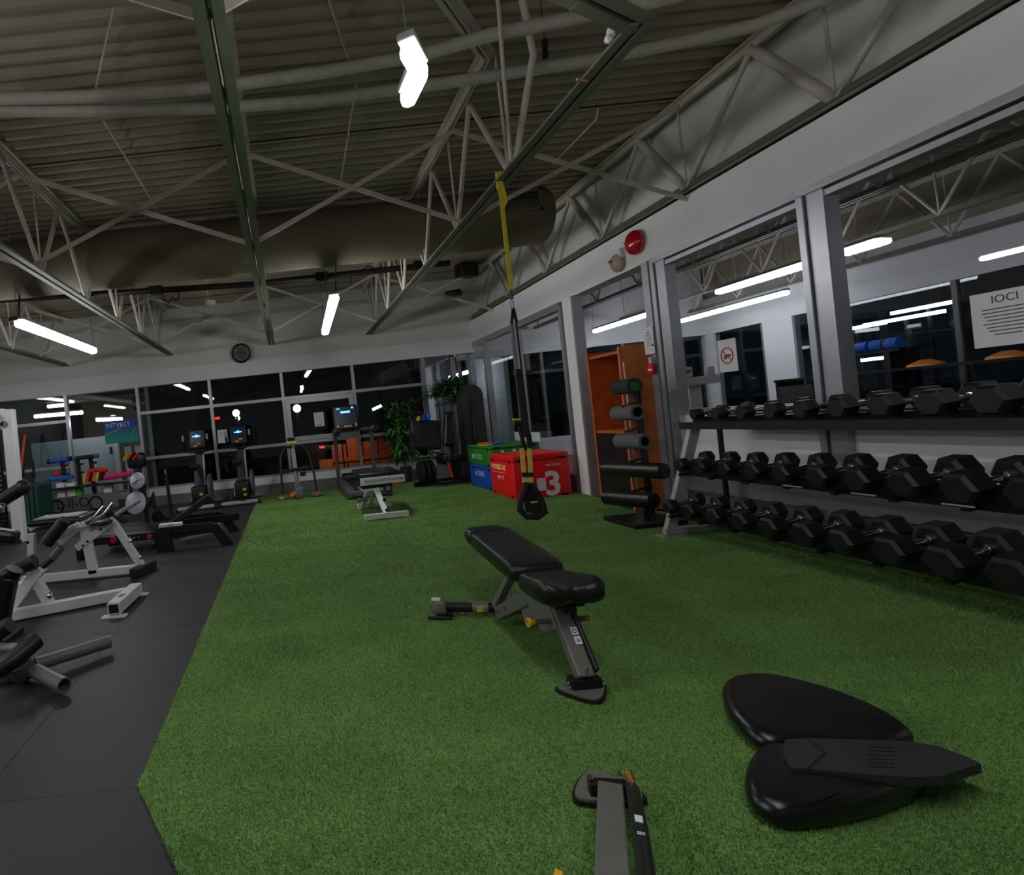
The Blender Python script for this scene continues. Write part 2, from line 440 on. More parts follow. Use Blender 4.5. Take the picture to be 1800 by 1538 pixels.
for k in range(len(PO)-1):
    (ya, wa), (yb, wb) = PO[k], PO[k+1]
    w = struct('window_%d' % nw, loc=(XR, (ya+yb)/2, .25)); nw += 1
    MB().lohi((XR-.03, yb-wb/2, .25), (XR+.08, yb+wb/2, 2.58)).build('mullion', M_chrome if k == 5 else M_alu, w)
    MB().lohi((XR-.045, yb-wb*.12, .25), (XR-.03, yb+wb*.12, 2.58)).build('mullion_cap', M_alu, w)
    MB().lohi((XR-.02, yb+wb/2, 2.53), (XR+.08, ya-wa/2, 2.63)).build('head_rail', M_alu, w)
    MB().lohi((XR+.03, yb+wb/2, .25), (XR+.036, ya-wa/2, 2.53)).build('pane', M_glass, w)
PN = [(5.72, .19), (4.05, .19), (2.62, .16), (1.2, .16), (-.2, .16)]
for k in range(len(PN)-1):
    (ya, wa), (yb, wb) = PN[k], PN[k+1]
    w = struct('window_%d' % nw, loc=(XR, (ya+yb)/2, .475)); nw += 1
    for (yc, wc) in (((ya, wa), (yb, wb)) if k == 0 else ((yb, wb),)):
        MB().lohi((XR-.03, yc-wc*.5, .0), (XR+.08, yc+wc*.18, 2.58)).build('mullion', M_alu, w)
        MB().lohi((XR-.05, yc+wc*.24, .0), (XR+.08, yc+wc*.5, 2.58)).build('mullion_edge', M_alu, w)
    MB().lohi((XR-.05, yb+wb/2, 2.575), (XR+.08, ya+wa/2, 2.63)).lohi((XR-.02, yb+wb/2, 2.52), (XR+.08, ya-wa/2, 2.56)).build('head_rail', M_alu, w)
    MB().lohi((XR-.0, yb+wb/2, 1.03), (XR+.08, ya-wa/2, 1.08)).build('sill_rail', M_alu, w)
    MB().lohi((XR+.02, yb+wb/2, .475), (XR+.06, ya-wa/2, 1.03)).build('lower_panel', mat('white_laminate_panel', (244, 244, 246), .5, vary=.02), w)
    MB().lohi((XR+.03, yb+wb/2, 1.08), (XR+.036, ya-wa/2, 2.52)).build('pane', M_glass, w)
d = struct('door_1', loc=(XR, 6.6, 0))
MB().lohi((XR-.03, 5.88, 0), (XR+.08, 5.98, 2.63)).build('jamb', M_alu, d)
MB().lohi((XR-.03, 7.42, 0), (XR+.08, 7.47, 2.63)).build('jamb', M_alu, d)
# neighbouring room behind the glass
we = struct('wall_neighbour', MB().lohi((XE, -4, 2.44), (XE+.15, 13.4, 3.25)), M_wall)
MB().lohi((XE+.1, -4, 3.25), (XE+.2, 13.4, ZD+.06)).build('upper_wall', M_deck, we)
MB().lohi((XE, -4, 0), (XE+.15, 13.4, .45)).build('sill_wall', M_wall, we)
MB().lohi((XE, 10.98, .45), (XE+.15, 11.67, 2.44)).build('pier', M_wall, we)
MB().lohi((XE, 13.0, .45), (XE+.15, 13.4, 2.44)).build('pier', M_wall, we)
for y0, y1 in ((-4, -1.6), (-1.6, .8), (.8, 3.2), (3.2, 5.6), (5.6, 8.3), (8.3, 10.98), (11.67, 13.0)):
    w = struct('window_%d' % nw, loc=(XE, (y0+y1)/2, .45)); nw += 1
    MB().lohi((XE+.02, y0, .45), (XE+.1, y0+.07, 2.44)).build('mullion', M_grey, w)
    MB().lohi((XE+.05, y0+.07, .45), (XE+.056, y1, 2.44)).build('pane', M_glassn, w)
wn = struct('wall_neighbour_back', MB().lohi((XR+.2, 13.2, 2.44), (XE, 13.35, ZD+.06)), M_wall)
MB().lohi((XR+.2, 13.2, 0), (XE, 13.35, .45)).build('sill_wall', M_wall, wn)
for x0 in (4.1, 6.0, 7.9):
    w = struct('window_%d' % nw, loc=(x0+.95, 13.2, .45)); nw += 1
    MB().lohi((x0, 13.2, .45), (x0+.07, 13.3, 2.44)).build('mullion', M_grey, w)
    MB().lohi((x0+.07, 13.24, .45), (x0+1.9, 13.246, 2.44)).build('pane', M_glassn, w)
struct('wall_left', MB().lohi((-9.15, -4, 0), (-9, 11.7, ZD+.06)), M_wall)
struct('wall_front', MB().lohi((-9.15, -4.15, 0), (XE+.15, -4, ZD+.06)), M_wall)
struct('wall_alcove', MB().lohi((2.84, 16.0, 0), (4.2, 16.1, 2.9)).lohi((2.84, YB+.12, 2.75), (4.2, 16.1, 2.9)), M_wall)
struct('wall_alcove_left', MB().lohi((2.76, YB+.13, 0), (2.84, 16.1, 2.9)), M_dark)
struct('floor_alcove', MB().lohi((2.84, YB-.3, -.1), (4.3, 16.1, -.013)), M_curb)
struct('wall_added_corridor', MB().lohi((5.2, 13.36, 0), (5.3, 16.1, 2.9)).lohi((4.11, 13.36, 2.9), (5.3, 16.1, 3.0)), M_wall)  # white wall added to imitate the bright reflection in the corner panes
struct('floor_added_corridor', MB().lohi((4.11, 13.36, -.1), (5.3, 16.1, 0)), M_curb)
# lit lobby behind the two left panes
lobby = struct('floor_lobby', MB().lohi((-6.2, YB+.13, -.1), (-2.86, 17.5, 0)), M_curb)
struct('wall_lobby', MB().lohi((-6.2, 17.4, 0), (-2.86, 17.5, 2.8)), M_deck)
struct('wall_lobby_right', MB().lohi((-2.86, YB+.13, 0), (-2.78, 17.5, 2.8)), M_wall)
struct('wall_lobby_dark_sheet', MB().lohi((-2.775, YB+.13, 0), (-2.74, 17.5, 2.8)), M_dark)  # dark sheet added over the wall so the pane stays black
struct('wall_lobby_left', MB().lohi((-6.28, YB+.13, 0), (-6.2, 17.5, 2.8)), M_dark)
struct('ceiling_lobby', MB().lohi((-6.28, YB+.13, 2.8), (-2.78, 17.5, 2.9)), M_deck)
struct('ground_outside', MB().lohi((-30, YB+.2, -.35), (40, 60, -.15)), M_ground)

# ------------------------------------------------------------------ turf
edge = [(-.70, YB-.12), (-.705, 2.16), (-.46, 1.70), (-.20, 1.22), (.10, .68)]
poly = edge + [(3.86, .68), (3.86, 7.4), (3.86, YB+.3), (2.95, YB+.3), (2.95, YB-.12)]
bm_ = MB(); bm_.prism([(x, y, -.0115) for x, y in poly], (0, 0, .0195))
turf = bm_.build('turf_carpet', M_turf)
tag(turf, 'green artificial turf carpet with a cut corner beside the black rubber floor', 'turf')
turf['kind'] = 'thing'
N = 420000
u = rng.random(N); ys = .9*((9.5/.9)**u)                      # denser towards the viewer
ys = np.where(rng.random(N) < .6, ys, .9+8.6*rng.random(N)**1.6)
left = np.interp(ys, [.68, 1.22, 1.70, 2.16, 11.5], [.10, -.20, -.46, -.705, -.70])
xs = left - .006 + rng.random(N)*(np.minimum(3.84, ys*1.35+.2) - left)
ok = xs > left-.006; xs, ys = xs[ok], ys[ok]; N = len(xs)
th = rng.random(N)*2*PI; hh = .005 + .008*rng.random(N); wd = .0016 + .0004*ys; ln = .006*rng.random(N)
co = np.zeros((N, 3, 3)); c_, s_ = np.cos(th), np.sin(th)
co[:, 0, 0] = xs - c_*wd; co[:, 0, 1] = ys - s_*wd; co[:, 1, 0] = xs + c_*wd; co[:, 1, 1] = ys + s_*wd
co[:, 2, 0] = xs - s_*ln + .004*rng.standard_normal(N); co[:, 2, 1] = ys + c_*ln + .003*rng.standard_normal(N)
co[:, :2, 2] = .006; co[:, 2, 2] = .008 + hh
me = bpy.data.meshes.new('turf_pile'); me.vertices.add(N*3); me.loops.add(N*3); me.polygons.add(N)
me.vertices.foreach_set('co', co.ravel()); me.loops.foreach_set('vertex_index', np.arange(N*3, dtype=np.int32))
me.polygons.foreach_set('loop_start', np.arange(0, N*3, 3, dtype=np.int32))
me.update(calc_edges=True); me.validate()
me.materials.append(M_blade)
o = bpy.data.objects.new('turf_pile', me); COL.objects.link(o); o.parent = turf; o['kind'] = 'stuff'

# ------------------------------------------------------------------ roof joists and bridging
def joist(X, label, y1=11.45, y0=-2.0, ztop=ZT, zbot=ZB, first=4.2, pitch=1.25, mid=.62, bend_b=None, bend_t=None, m=M_steel, mb_=M_steelg, w=.055, ybend=None, webs_from=-9):
    t = thing('roof_joist', label, 'joist', (X, (y0+y1)/2, zbot), 'roof joists')
    bp = [(X, y1, zbot)] + (bend_b if bend_b else [(X, y0, zbot)])
    tp = [(X, y1, ztop)] + (bend_t if bend_t else [(X, y0, ztop)])
    q = MB()
    for i_, (a, c) in enumerate(zip(bp[:-1], bp[1:])):
        a, c = V(a)+V(0, 0, .0015*i_), V(c)+V(0, 0, .0015*i_)
        for sgn in (-1, 1):
            d_ = (V(c)-V(a)).normalized(); s_ = d_.cross(Z).normalized()*sgn
            q.bar(V(a)+s_*.040, V(c)+s_*.040, w*.95, .012, ext=.02)
            q.bar(V(a)+s_*.012+V(0, 0, .03), V(c)+s_*.012+V(0, 0, .03), .012, w, ext=.02)
    q.build('bottom_chord', mb_, t)
    q = MB()
    for i_, (a, c) in enumerate(zip(tp[:-1], tp[1:])):
        a, c = V(a)+V(0, 0, .0015*i_), V(c)+V(0, 0, .0015*i_)
        for sgn in (-1, 1):
            d_ = (V(c)-V(a)).normalized(); s_ = d_.cross(Z).normalized()*sgn
            q.bar(V(a)+s_*.038+V(0, 0, .05), V(c)+s_*.038+V(0, 0, .05), .055, .012, ext=.02)
            q.bar(V(a)+s_*.014+V(0, 0, .02), V(c)+s_*.014+V(0, 0, .02), .012, .06, ext=.02)
    q.build('top_chord', m, t)
    yb = first
    while yb - mid > max(y0, webs_from): yb -= pitch
    while yb < y1+.2:
        if yb > max(y0, webs_from):
            if yb < y1: MB().tube([(X, yb, zbot+.02), (X, yb+.02, ztop+.02)], .011, 8).build('web', m, t)
            for s_ in (-1, 1):
                yt = yb + s_*mid if s_ < 0 else yb + (pitch-mid)
                if max(y0, webs_from) < yt < y1 and yb < y1:
                    MB().tube([(X, yb, zbot+.02), (X, yt, ztop+.01)], (.040 if s_ > 0 else .024) if w > .06 else .022, 10).build('web', m, t)
        yb += pitch
    return t
joist(-4.30, 'cream open-web roof joist over the far left of the gym, beside the left tube lamp')
joist(-2.19, 'cream open-web roof joist just right of the left tube lamp')
joist(-.14, 'straight cream roof joist running over the middle of the gym above the clock side')
kb, kt = P(1125, 45, z=ZB), P(855, 105, z=ZT)
j3 = joist(1.82, 'cream roof joist with a sharp elbow carrying the yellow suspension strap', first=4.2, webs_from=4.0,
      bend_b=[kb, P(1030, 0, z=ZB), P(900, -62, z=ZB)], bend_t=[kt, P(780, 0, z=ZT), P(700, -110, z=ZT)])
MB().tube([P(906, 283, z=3.02), P(938, 95, y=3.85), P(918, 0, y=3.66), P(914, -30, y=3.6)], .024, 10).build('web', M_steel, j3)
MB().tube([P(898, 283, z=3.02), P(875, 0, y=3.63), P(872, -30, y=3.58)], .013, 8).build('web', M_steel, j3)
MB().tube([kb, kb+V(-.01, .03, .012)], .002, 6)
jw = joist(XR+.02, 'cream truss lying along the top of the right hand glass wall', y1=11.4, y0=-2.0, zbot=3.10, first=3.85, pitch=1.43, mid=.83, w=.07)
del jw['group']
MB().tube([(XR-.03, -2, 3.085), (XR-.03, 11.3, 3.085)], .016, 8).build('conduit', M_steelg, jw)
for X in (5.9, 7.9, 9.5):
    joist(X, 'roof joist in the room behind the glass, ' + ('nearest the glass' if X < 6 else 'in the middle' if X < 8 else 'nearest the far windows'), y1=13.1, zbot=2.98)
def brace(xa, xb, y, label):
    t = thing('cross_brace', label, 'brace', ((xa+xb)/2, y, ZB), 'diagonal bracing between the joists')
    MB().bar((xa, y-.012, ZB+.02), (xb, y-.012, ZT), .012, .042, up=Vector((0, 0, 1))).build('brace_bar', M_steel, t)
    MB().bar((xa, y+.012, ZT), (xb, y+.012, ZB+.02), .012, .042, up=Vector((0, 0, 1))).build('brace_bar', M_steel, t)
JX = [-4.3, -2.19, -.14, 1.82, 3.9]
gaps = ['between the two leftmost joists', 'left of the middle joist', 'right of the middle joist', 'between the elbowed joist and the right wall']
for y, nm in ((5.25, 'in front of the round duct'), (10.2, 'near the back wall'), (2.35, 'over the open floor')):
    for k in range(4):
        if y == 2.35 and k == 3: continue
        brace(JX[k], JX[k+1], y, 'crossed bars %s, %s' % (gaps[k], nm))
t = thing('bridging_bar', 'long thin white bar running across under the deck at the back wall', 'bar', (0, 11.3, 3.62))
MB().bar((-8, 11.3, 3.62), (3.8, 11.3, 3.62), .035, .035).build('bar', M_steel, t)
t.name = 'bridging_bar'
# hangers and thin conduits under the deck
for nm, pts in (('leftmost', [(200, 15, 3.9), (168, 158, 3.9)]), ('left of middle joist', [(182, 212, 3.9), (294, 398, 3.9)]),
                ('near the bent lamp', [(575, -10, 3.9), (613, 105, 3.9)]), ('right of middle joist, running to the duct', [(626, 150, 3.9), (593, 356, 3.9)]),
                ('right of the yellow strap', [(1052, 190, 3.9), (1048, 210, 3.9), (970, 290, 3.9)]),):
    o = MB().tube([P(a, c, z=e) for a, c, e in pts], .009, 8).build('thin_conduit', M_steel)
    tag(o, 'thin conduit under the ribbed deck, ' + nm, 'conduit', 'thin conduits under the deck')
# sprinkler pipes
z_ = 3.72
o = MB().tube([P(a, c, z=z_) for a, c in ((-30, 194), (200, 195), (400, 189), (560, 176), (740, 152), (900, 128), (1060, 102), (1200, 74), (1330, 44))] + [V(XR+.1, P(1330, 44, z=z_).y-.35, z_)], .043, 14).build('sprinkler_pipe', M_pipe)
tag(o, 'white insulated pipe under the deck, the lower and longer of two', 'pipe', 'pale pipes under the deck')
o = MB().tube([P(a, c, z=z_+.03) for a, c in ((-30, 174), (150, 170), (320, 158), (400, 150), (560, 128), (740, 97), (860, 62), (1060, 22), (1200, -10))], .043, 14).build('sprinkler_pipe', M_pipe)
tag(o, 'white insulated pipe under the deck, the upper one touching the bent lamp', 'pipe', 'pale pipes under the deck')
# round duct with a grille at its end
dc = V(0, 6.85, 3.525)
t = thing('round_air_duct', 'big round beige air duct with a side grille near its right end', 'duct', (-2.5, 6.85, 3.13))
MB().cyl((-8.9, 6.85, 3.525), (3.26, 6.85, 3.525), .335, 40).build('duct_body', M_duct, t)
for X in (-6.4, -4.0, -1.6, .8): MB().cyl((X-.02, 6.85, 3.525), (X+.02, 6.85, 3.525), .339, 40).build('duct_seam', M_duct, t)
MB().lathe([(.335, 0), (.337, .03), (.30, .08), (.0, .085)], (3.26, 6.85, 3.525), Vector((1, 0, 0)), 40).build('end_cap', M_duct, t)
g = MB(); g0 = Vector((2.92, 6.85-.33, 3.60))
for lo, hi in (((2.70, 3.48), (3.16, 3.505)), ((2.70, 3.695), (3.16, 3.72)), ((2.70, 3.48), (2.73, 3.72)), ((3.13, 3.48), (3.16, 3.72))):
    g.lohi((lo[0], 6.48, lo[1]), (hi[0], 6.56, hi[1]))
gf = g.build('grille_frame', M_duct, t)
MB().lohi((2.73, 6.535, 3.505), (3.13, 6.56, 3.695)).build('grille_back', M_black, gf)
for k in range(7): MB().box((2.93, 6.51, 3.52+.026*k), (.40, .03, .004), M=Matrix.Rotation(.6, 3, 'X')).build('grille_slat', M_steelg, gf)
# dark conduit with boxes under the duct
t = thing('dark_conduit', 'black conduit with clamps running below the beige duct', 'conduit', (-1.5, 8.2, 3.38))
pA, pB, pC = P(20, 526, y=8.2), P(440, 500, y=8.2), P(790, 462, y=8.2)
MB().tube([pA+(pA-pB)*.5, pA, pB, pC], .045, 12).build('conduit_run', M_black, t)
for a, c in ((155, 516), (275, 510), (565, 486), (738, 466)):
    p_ = P(a, c, y=8.2); MB().lohi(p_-V(.09, .06, .06), p_+V(.09, .06, .055), .012).build('junction_box', M_black, t)
MB().tube([P(285, 512, y=8.15), P(288, 528, y=8.15), P(297, 533, y=8.15), P(302, 522, y=8.15), P(312, 528, y=8.15), P(316, 516, y=8.15), P(306, 512, y=8.15)], .008, 6).build('cable_loop', M_black, t)
MB().tube([P(635, 476, y=8.15), P(645, 468, y=8.15), P(658, 470, y=8.15)], .01, 6).build('cable_loop', M_black, t)
MB().tube([P(617, 480, y=8.15), P(616, 502, y=8.15)], .007, 6).build('cable_end', M_black, t)

# ------------------------------------------------------------------ lamps
def tube_lamp(pts, label, group='tube lamps', hang=True, w=.11, ml=None):
    pts = [V(p) for p in pts]; c = sum(pts, Vector((0, 0, 0)))/len(pts)
    t = thing('tube_lamp', label, 'lamp', c, group)
    bdy = MB(); dif = MB()
    for a, e in zip(pts[:-1], pts[1:]):
        bdy.bar(a+V(0, 0, .050), e+V(0, 0, .050), w*1.04, .036, ext=.0 if len(pts) < 3 else .02, bev=.008)
        dif.bar(a-V(0, 0, .006), e-V(0, 0, .006), w, .078, ext=.02 if len(pts) > 2 else 0, bev=.028)
    bdy.build('housing', M_lampbody, t); dif.build('diffuser', ml or M_lamp, t)
    if hang:
        for p_ in (pts[0], pts[-1]):
            if 6.4 < p_.y < 7.3: p_ = V(p_.x, 7.45, p_.z)
            MB().tube([p_+V(0, 0, .06), V(p_.x, p_.y, 2.75 if pts[0].y > 11.7 and pts[0].x < 0 else 2.9 if pts[0].y > 13.3 else ZD)], .004, 6).build('hanger_wire', M_steelg, t)
    return t
ZL = 2.75
l2 = tube_lamp([(.70, 6.60, ZL), (.755, 9.05, ZL)], 'long white tube lamp hanging right of the middle joist below the black conduit')
l3 = tube_lamp([(-2.81, 6.22, ZL), (-2.77, 8.55, ZL)], 'long white tube lamp hanging at the far left below the duct')
MB().tube([P(32, 560, y=6.3), P(34, 530, y=6.3), P(35, 508, y=7.4), P(30, 500, y=8.1), P(25, 508, y=8.2)], .008, 6).build('power_cord', M_black, l3)
MB().lohi(P(26, 562, y=6.25)-V(.05, .05, .02), P(26, 562, y=6.25)+V(.05, .05, .02), .01).build('plug', M_black, l3)
MB().tube([P(590, 516, y=6.7), P(590, 470, y=7.9), P(589, 462, y=8.15)], .008, 6).build('power_cord', M_black, l2)
tube_lamp([P(716, 172, z=ZL), P(738, 125, z=ZL), P(717, 88, z=ZL)], 'short bright lamp bent like a chevron near the top of the view', w=.07)
# the lamp rows go on over the rest of the gym, out of the picture
for x, y0, y1, nm in ((.73, -.5, 1.7, 'over the photographer'), (-2.8, .8, 3.2, 'left of the photographer'), (-6.3, 6.2, 8.6, 'over the far left machines'),
                      (-6.3, .8, 3.2, 'over the near left machines')):
    tube_lamp([(x, y0, ZL), (x, y1, ZL)], 'white tube lamp hanging out of view ' + nm)
for x, y0, y1, nm in ((7.07, 6.6, 9.1, 'nearer the glass'), (7.1, 10.4, 12.8, 'at the back'), (8.9, 9.9, 12.6, 'by the far wall'), (7.07, 2.2, 4.6, 'in front')):
    tube_lamp([(x, y0, ZL), (x, y1, ZL)], 'white tube lamp in the room behind the glass, ' + nm, 'lamps behind the glass', ml=M_lamp2)
tube_lamp([(-5.6, 12.7, 2.14), (-4.5, 12.7, 2.12)], 'white tube lamp in the lobby behind the left window, long low one', 'lobby lamps', ml=M_lamp2, w=.07)
tube_lamp([(-4.25, 12.75, 1.93), (-3.65, 12.75, 1.88)], 'white tube lamp in the lobby beside the top of the banner', 'lobby lamps', ml=M_lamp2, w=.07)
tube_lamp([(-5.9, 14.2, 2.45), (-5.4, 14.2, 2.45)], 'white tube lamp in the lobby behind the left window, rear one', 'lobby lamps', ml=M_lamp2)
tube_lamp([(4.5, 13.7, 2.2), (4.5, 15.3, 2.2)], 'tube lamp added to brighten the far corner panes', 'lobby lamps', ml=M_lamp2)  # made-up lamp that brightens the dark corner panes

# ------------------------------------------------------------------ adjustable benches
def rounded_rect(x0, x1, y0, y1, r, n=5):
    pts = []
    for cx, cy, a in ((x1-r, y1-r, 0), (x0+r, y1-r, PI/2), (x0+r, y0+r, PI), (x1-r, y0+r, 3*PI/2)):
        for k in range(n+1):
            t = a + PI/2*k/n; pts.append((cx+r*math.cos(t), cy+r*math.sin(t)))
    return pts
def xform(mb, fn):
    mb.v = [tuple(fn(Vector(p))) for p in mb.v]; return mb
BX = 1.19
t = thing('adjustable_bench', 'grey framed adjustable bench with black pads, standing in the middle of the turf', 'bench', (BX, 3.1, .008))
# back pad, its far end creased into a head roll
def tilt(p, y0=2.92, z0=.455, a=math.radians(1.2), sx=.06):
    q = p - V(BX, y0, z0); return V(BX+q.x+q.y*sx, y0+q.y*math.cos(a)-q.z*math.sin(a), z0+q.y*math.sin(a)+q.z*math.cos(a))
out = [(BX-.135, 2.90), (BX-.105, 2.865), (BX+.115, 2.865), (BX+.145, 2.90), (BX+.125, 3.30), (BX+.115, 3.70), (BX-.105, 3.70), (BX-.115, 3.30)]
def smooth_outline(pts, k=2):
    pts = [Vector((p[0], p[1])) for p in pts]
    for _ in range(k):
        q = []
        for i in range(len(pts)):
            a, b = pts[i], pts[(i+1) % len(pts)]; q += [a*.75+b*.25, a*.25+b*.75]
        pts = q
    return [tuple(p) for p in pts]
bp = xform(MB().pad(smooth_outline(rounded_rect(BX-.14, BX+.14, 2.865, 3.70, .05, 4), 1), .40, .085, .07, 5), tilt).build('back_pad', M_leather, t)
hd = xform(MB().pad(smooth_outline(rounded_rect(BX-.138, BX+.138, 3.69, 3.86, .055, 4), 1), .395, .088, .16, 5), tilt).build('head_roll', M_leather, bp)
xform(MB().tube([(BX-.13, 3.695, .482), (BX+.13, 3.695, .482)], .005, 6), tilt).build('seam', M_black, bp)
# seat pad: flares to two thigh lobes at the front, dished in the middle
so = smooth_outline([(BX-.125, 2.885), (BX+.105, 2.885), (BX+.115, 2.74), (BX+.135, 2.63), (BX+.135, 2.52), (BX+.06, 2.49), (BX-.01, 2.545), (BX-.08, 2.49), (BX-.150, 2.52), (BX-.155, 2.63), (BX-.135, 2.74)], 2)
so = [(x, y if y > 2.7 else y-.03) for x, y in so]
def seatf(p):
    dx = abs(p.x-BX+.01); f = max(0, (2.80-p.y)/.25)
    return V(p.x, p.y, p.z + (.035*min(1, dx/.12)**2 - .020)*min(1, f)*(1 if p.z > .42 else 0) + .09*(2.88-p.y) - .012)
xform(MB().pad(so, .375, .095, .18, 6), seatf).build('seat_pad', M_leather, t)
# frame
f0 = V(1.135, 3.50, .075)
MB().bar((BX+.0, 2.92, .345), (BX+.04, 3.66, .355), .05, .06, bev=.006).build('back_rail', M_grey, t)
MB().bar((BX-.012, 2.55, .36), (BX-.012, 2.86, .335), .06, .04, bev=.005).lohi((BX-.075, 2.56, .365), (BX+.06, 2.76, .385)).lohi((BX-.06, 2.60, .386), (BX+.05, 2.74, .41)).build('seat_bracket', M_black, t)
fl = MB().bar((BX-.005, 2.49, .075), (BX, 2.72, .345), .075, .055, up=Vector((0, -1, .6)), bev=.007).build('front_leg', M_grey, t)
MB().bar((BX-.003+.045, 2.485, .10), (BX+.045, 2.66, .31), .018, .05, up=Vector((0, -1, .6)), bev=.006).build('inner_post', M_black, fl)
rn, un = Vector((1, 0, 0)), Vector((0, .62, .78))
for k, (s_, tt) in enumerate((('O', .50), ('EI', .38))):
    c_ = V(BX-.005, 2.49, .075).lerp(V(BX, 2.72, .345), tt+.05) + V(.018, -.0245, .0205)
    dv = (V(BX, 2.72, .345)-V(BX-.005, 2.49, .075)).normalized()
    nn = rn.cross(dv).normalized()
    pl_ = MB().box(c_+nn*.001, (.030, .036, .002), M=Matrix((rn, dv, nn)).transposed()).build('logo_plate', M_whiteink, fl)
    text('logo_letter', s_, .028 if k == 0 else .020, c_+nn*.003, dv, -rn, M_blackink, fl)
MB().bar((BX, 2.86, .35), (BX-.045, 3.38, .075), .06, .075, bev=.007).build('main_beam', M_grey, t)
MB().bar((BX, 2.70, .33), (BX, 2.95, .34), .07, .05, bev=.005).build('top_rail', M_grey, t)
for sx_ in (-.045, .03):
    MB().prism([(BX+sx_, 2.62, .25), (BX+sx_, 2.70, .35), (BX+sx_, 2.90, .36), (BX+sx_, 2.95, .26), (BX+sx_, 2.82, .17), (BX+sx_, 2.75, .19)], (.008, 0, 0)).build('side_plate', M_grey, t)
MB().bar((BX-.04, 3.46, .09), (BX+.03, 3.30, .345), .045, .05, up=Vector((0, 1, 0)), bev=.005).build('strut', M_grey, t)
MB().bar((BX-.03, 3.05, .15), (BX-.01, 2.84, .30), .012, .09, up=Vector((0, 1, .5))).build('ladder_plate', M_grey, t)
kn = MB().cyl((BX-.115, 2.70, .262), (BX+.11, 2.68, .262), .013, 12).build('pin_shaft', M_grey, t)
MB().lathe([(.012, 0), (.013, .03), (.020, .036), (.024, .044), (.024, .05), (.012, .05), (.011, .03)], (BX-.10, 2.70, .262), Vector((-1, .05, 0)), 18).build('pull_knob', M_yellow, t, 'yellow pull knob')
MB().lathe([(.010, 0), (.014, .012), (.014, .03), (.006, .034)], (BX+.10, 2.68, .262), Vector((1, -.05, 0)), 14).build('pull_knob', M_yellow, t, 'small yellow pull knob on the other side')
# front foot: rounded triangular plate with rubber edge
def foot_plate(c, r, w, d, parent, ang=0):
    pts = smooth_outline([(-w*.5, d*.25), (-w*.42, d*.5), (w*.42, d*.5), (w*.5, d*.25), (w*.12, -d*.5), (-w*.12, -d*.5)], 2)
    ca, sa = math.cos(ang), math.sin(ang)
    P2 = [(c[0]+x*ca-y*sa, c[1]+x*sa+y*ca) for x, y in pts]
    a = MB().prism([(x, y, .009) for x, y in P2], (0, 0, .016)).build('foot_rubber', M_rubber, parent)
    cx, cy = sum(p[0] for p in P2)/len(P2), sum(p[1] for p in P2)/len(P2)
    MB().prism([(cx+(x-cx)*.90, cy+(y-cy)*.90, .024) for x, y in P2], (0, 0, .008)).build('foot_plate', M_grey, parent)
foot_plate((BX-.015, 2.47), 0, .235, .17, t)
MB().lohi((BX-.07, 2.475, .03), (BX+.06, 2.535, .075), .004).build('foot_bracket', M_black, t)
for sx_ in (-.075, .063):
    for yy, zz in ((2.49, .045), (2.50, .06)):
        MB().cyl((BX+sx_, yy, zz), (BX+sx_+.012*(1 if sx_ > 0 else -1), yy, zz), .009, 8).build('bolt', M_chrome, t)
MB().cyl((BX-.005, 2.475, .115), (BX-.005, 2.463, .125), .006, 8).build('bolt', M_chrome, t)
# rear stabiliser, running to the left
pa, pb = V(1.16, 3.47, .075), V(.845, 3.60, .075)
rs = MB().tube([pa.lerp(pb, -.5), pb], .030, 16).build('stabiliser_tube', M_black, t)
dd = (pb-pa).normalized()
MB().tube([pa.lerp(pb, .15), pa.lerp(pb, .42)], .034, 16).build('tube_sleeve', M_grey, t)
MB().lohi(pa.lerp(pb, .28)-V(.035, .0375, .014), pa.lerp(pb, .28)+V(.035, -.030, .016)).build('warning_label', M_yellow, t, 'orange warning label')
MB().box(pb-dd*.005, (.075, .075, .085), rz=math.atan2(dd.y, dd.x), bev=.018, seg=3).build('stabiliser_end', M_grey, t)
MB().box(V(pb.x-.005, pb.y-.01, .022), (.15, .11, .026), rz=math.atan2(dd.y, dd.x), bev=.012, seg=3).build('foot_rubber', M_rubber, t)
MB().box(V(pb.x-.02, pb.y+.01, .121), (.055, .05, .008), rz=math.atan2(dd.y, dd.x), bev=.003).build('top_label', M_whiteink, t)
MB().lohi((1.34, 3.30, .009), (1.48, 3.40, .035), .01, 3).build('foot_rubber', M_rubber, t)
for a in (.12, .30):
    q_ = V(BX-.045, 3.38, .075).lerp(V(BX, 2.86, .35), a); MB().cyl(q_+V(-.030, 0, 0), q_+V(-.042, 0, 0), .010, 8).build('bolt', M_chrome, t)

# second bench, its foot and leg at the bottom edge of the view
t = thing('adjustable_bench', 'second adjustable bench, only its grey foot and leg seen at the bottom edge', 'bench', (.62, 1.3, .008))
foot_plate((.905, 1.865), 0, .235, .175, t, math.radians(172))
q0, q1 = V(.900, 1.80, .05), V(.402, .86, .345)
fl2 = MB().bar(q0, q1, .07, .055, bev=.006).build('front_leg', M_grey, t)
dv = (q1-q0).normalized(); sd = dv.cross(Z).normalized()
MB().tube([q0+sd*-.06+V(0, 0, .02), q0.lerp(q1, .3)+sd*-.065+V(0, 0, .04), q1+sd*-.065+V(0, 0, .04)], .019, 12).build('inner_post', M_black, fl2)
uu = sd.cross(dv).normalized()*(1 if sd.cross(dv).z > 0 else -1)
cc = q0.lerp(q1, .33)+sd*-.065+V(0, 0, .04)+uu*.0195
MB().box(cc, (.018, .045, .002), M=Matrix((sd, dv, uu)).transposed()).build('logo_plate', M_whiteink, fl2)
cc = q0.lerp(q1, .42)+sd*-.065+V(0, 0, .04)+uu*.0205
text('logo_letter', 'EI', .024, cc, dv, uu.cross(dv), M_whiteink, fl2)
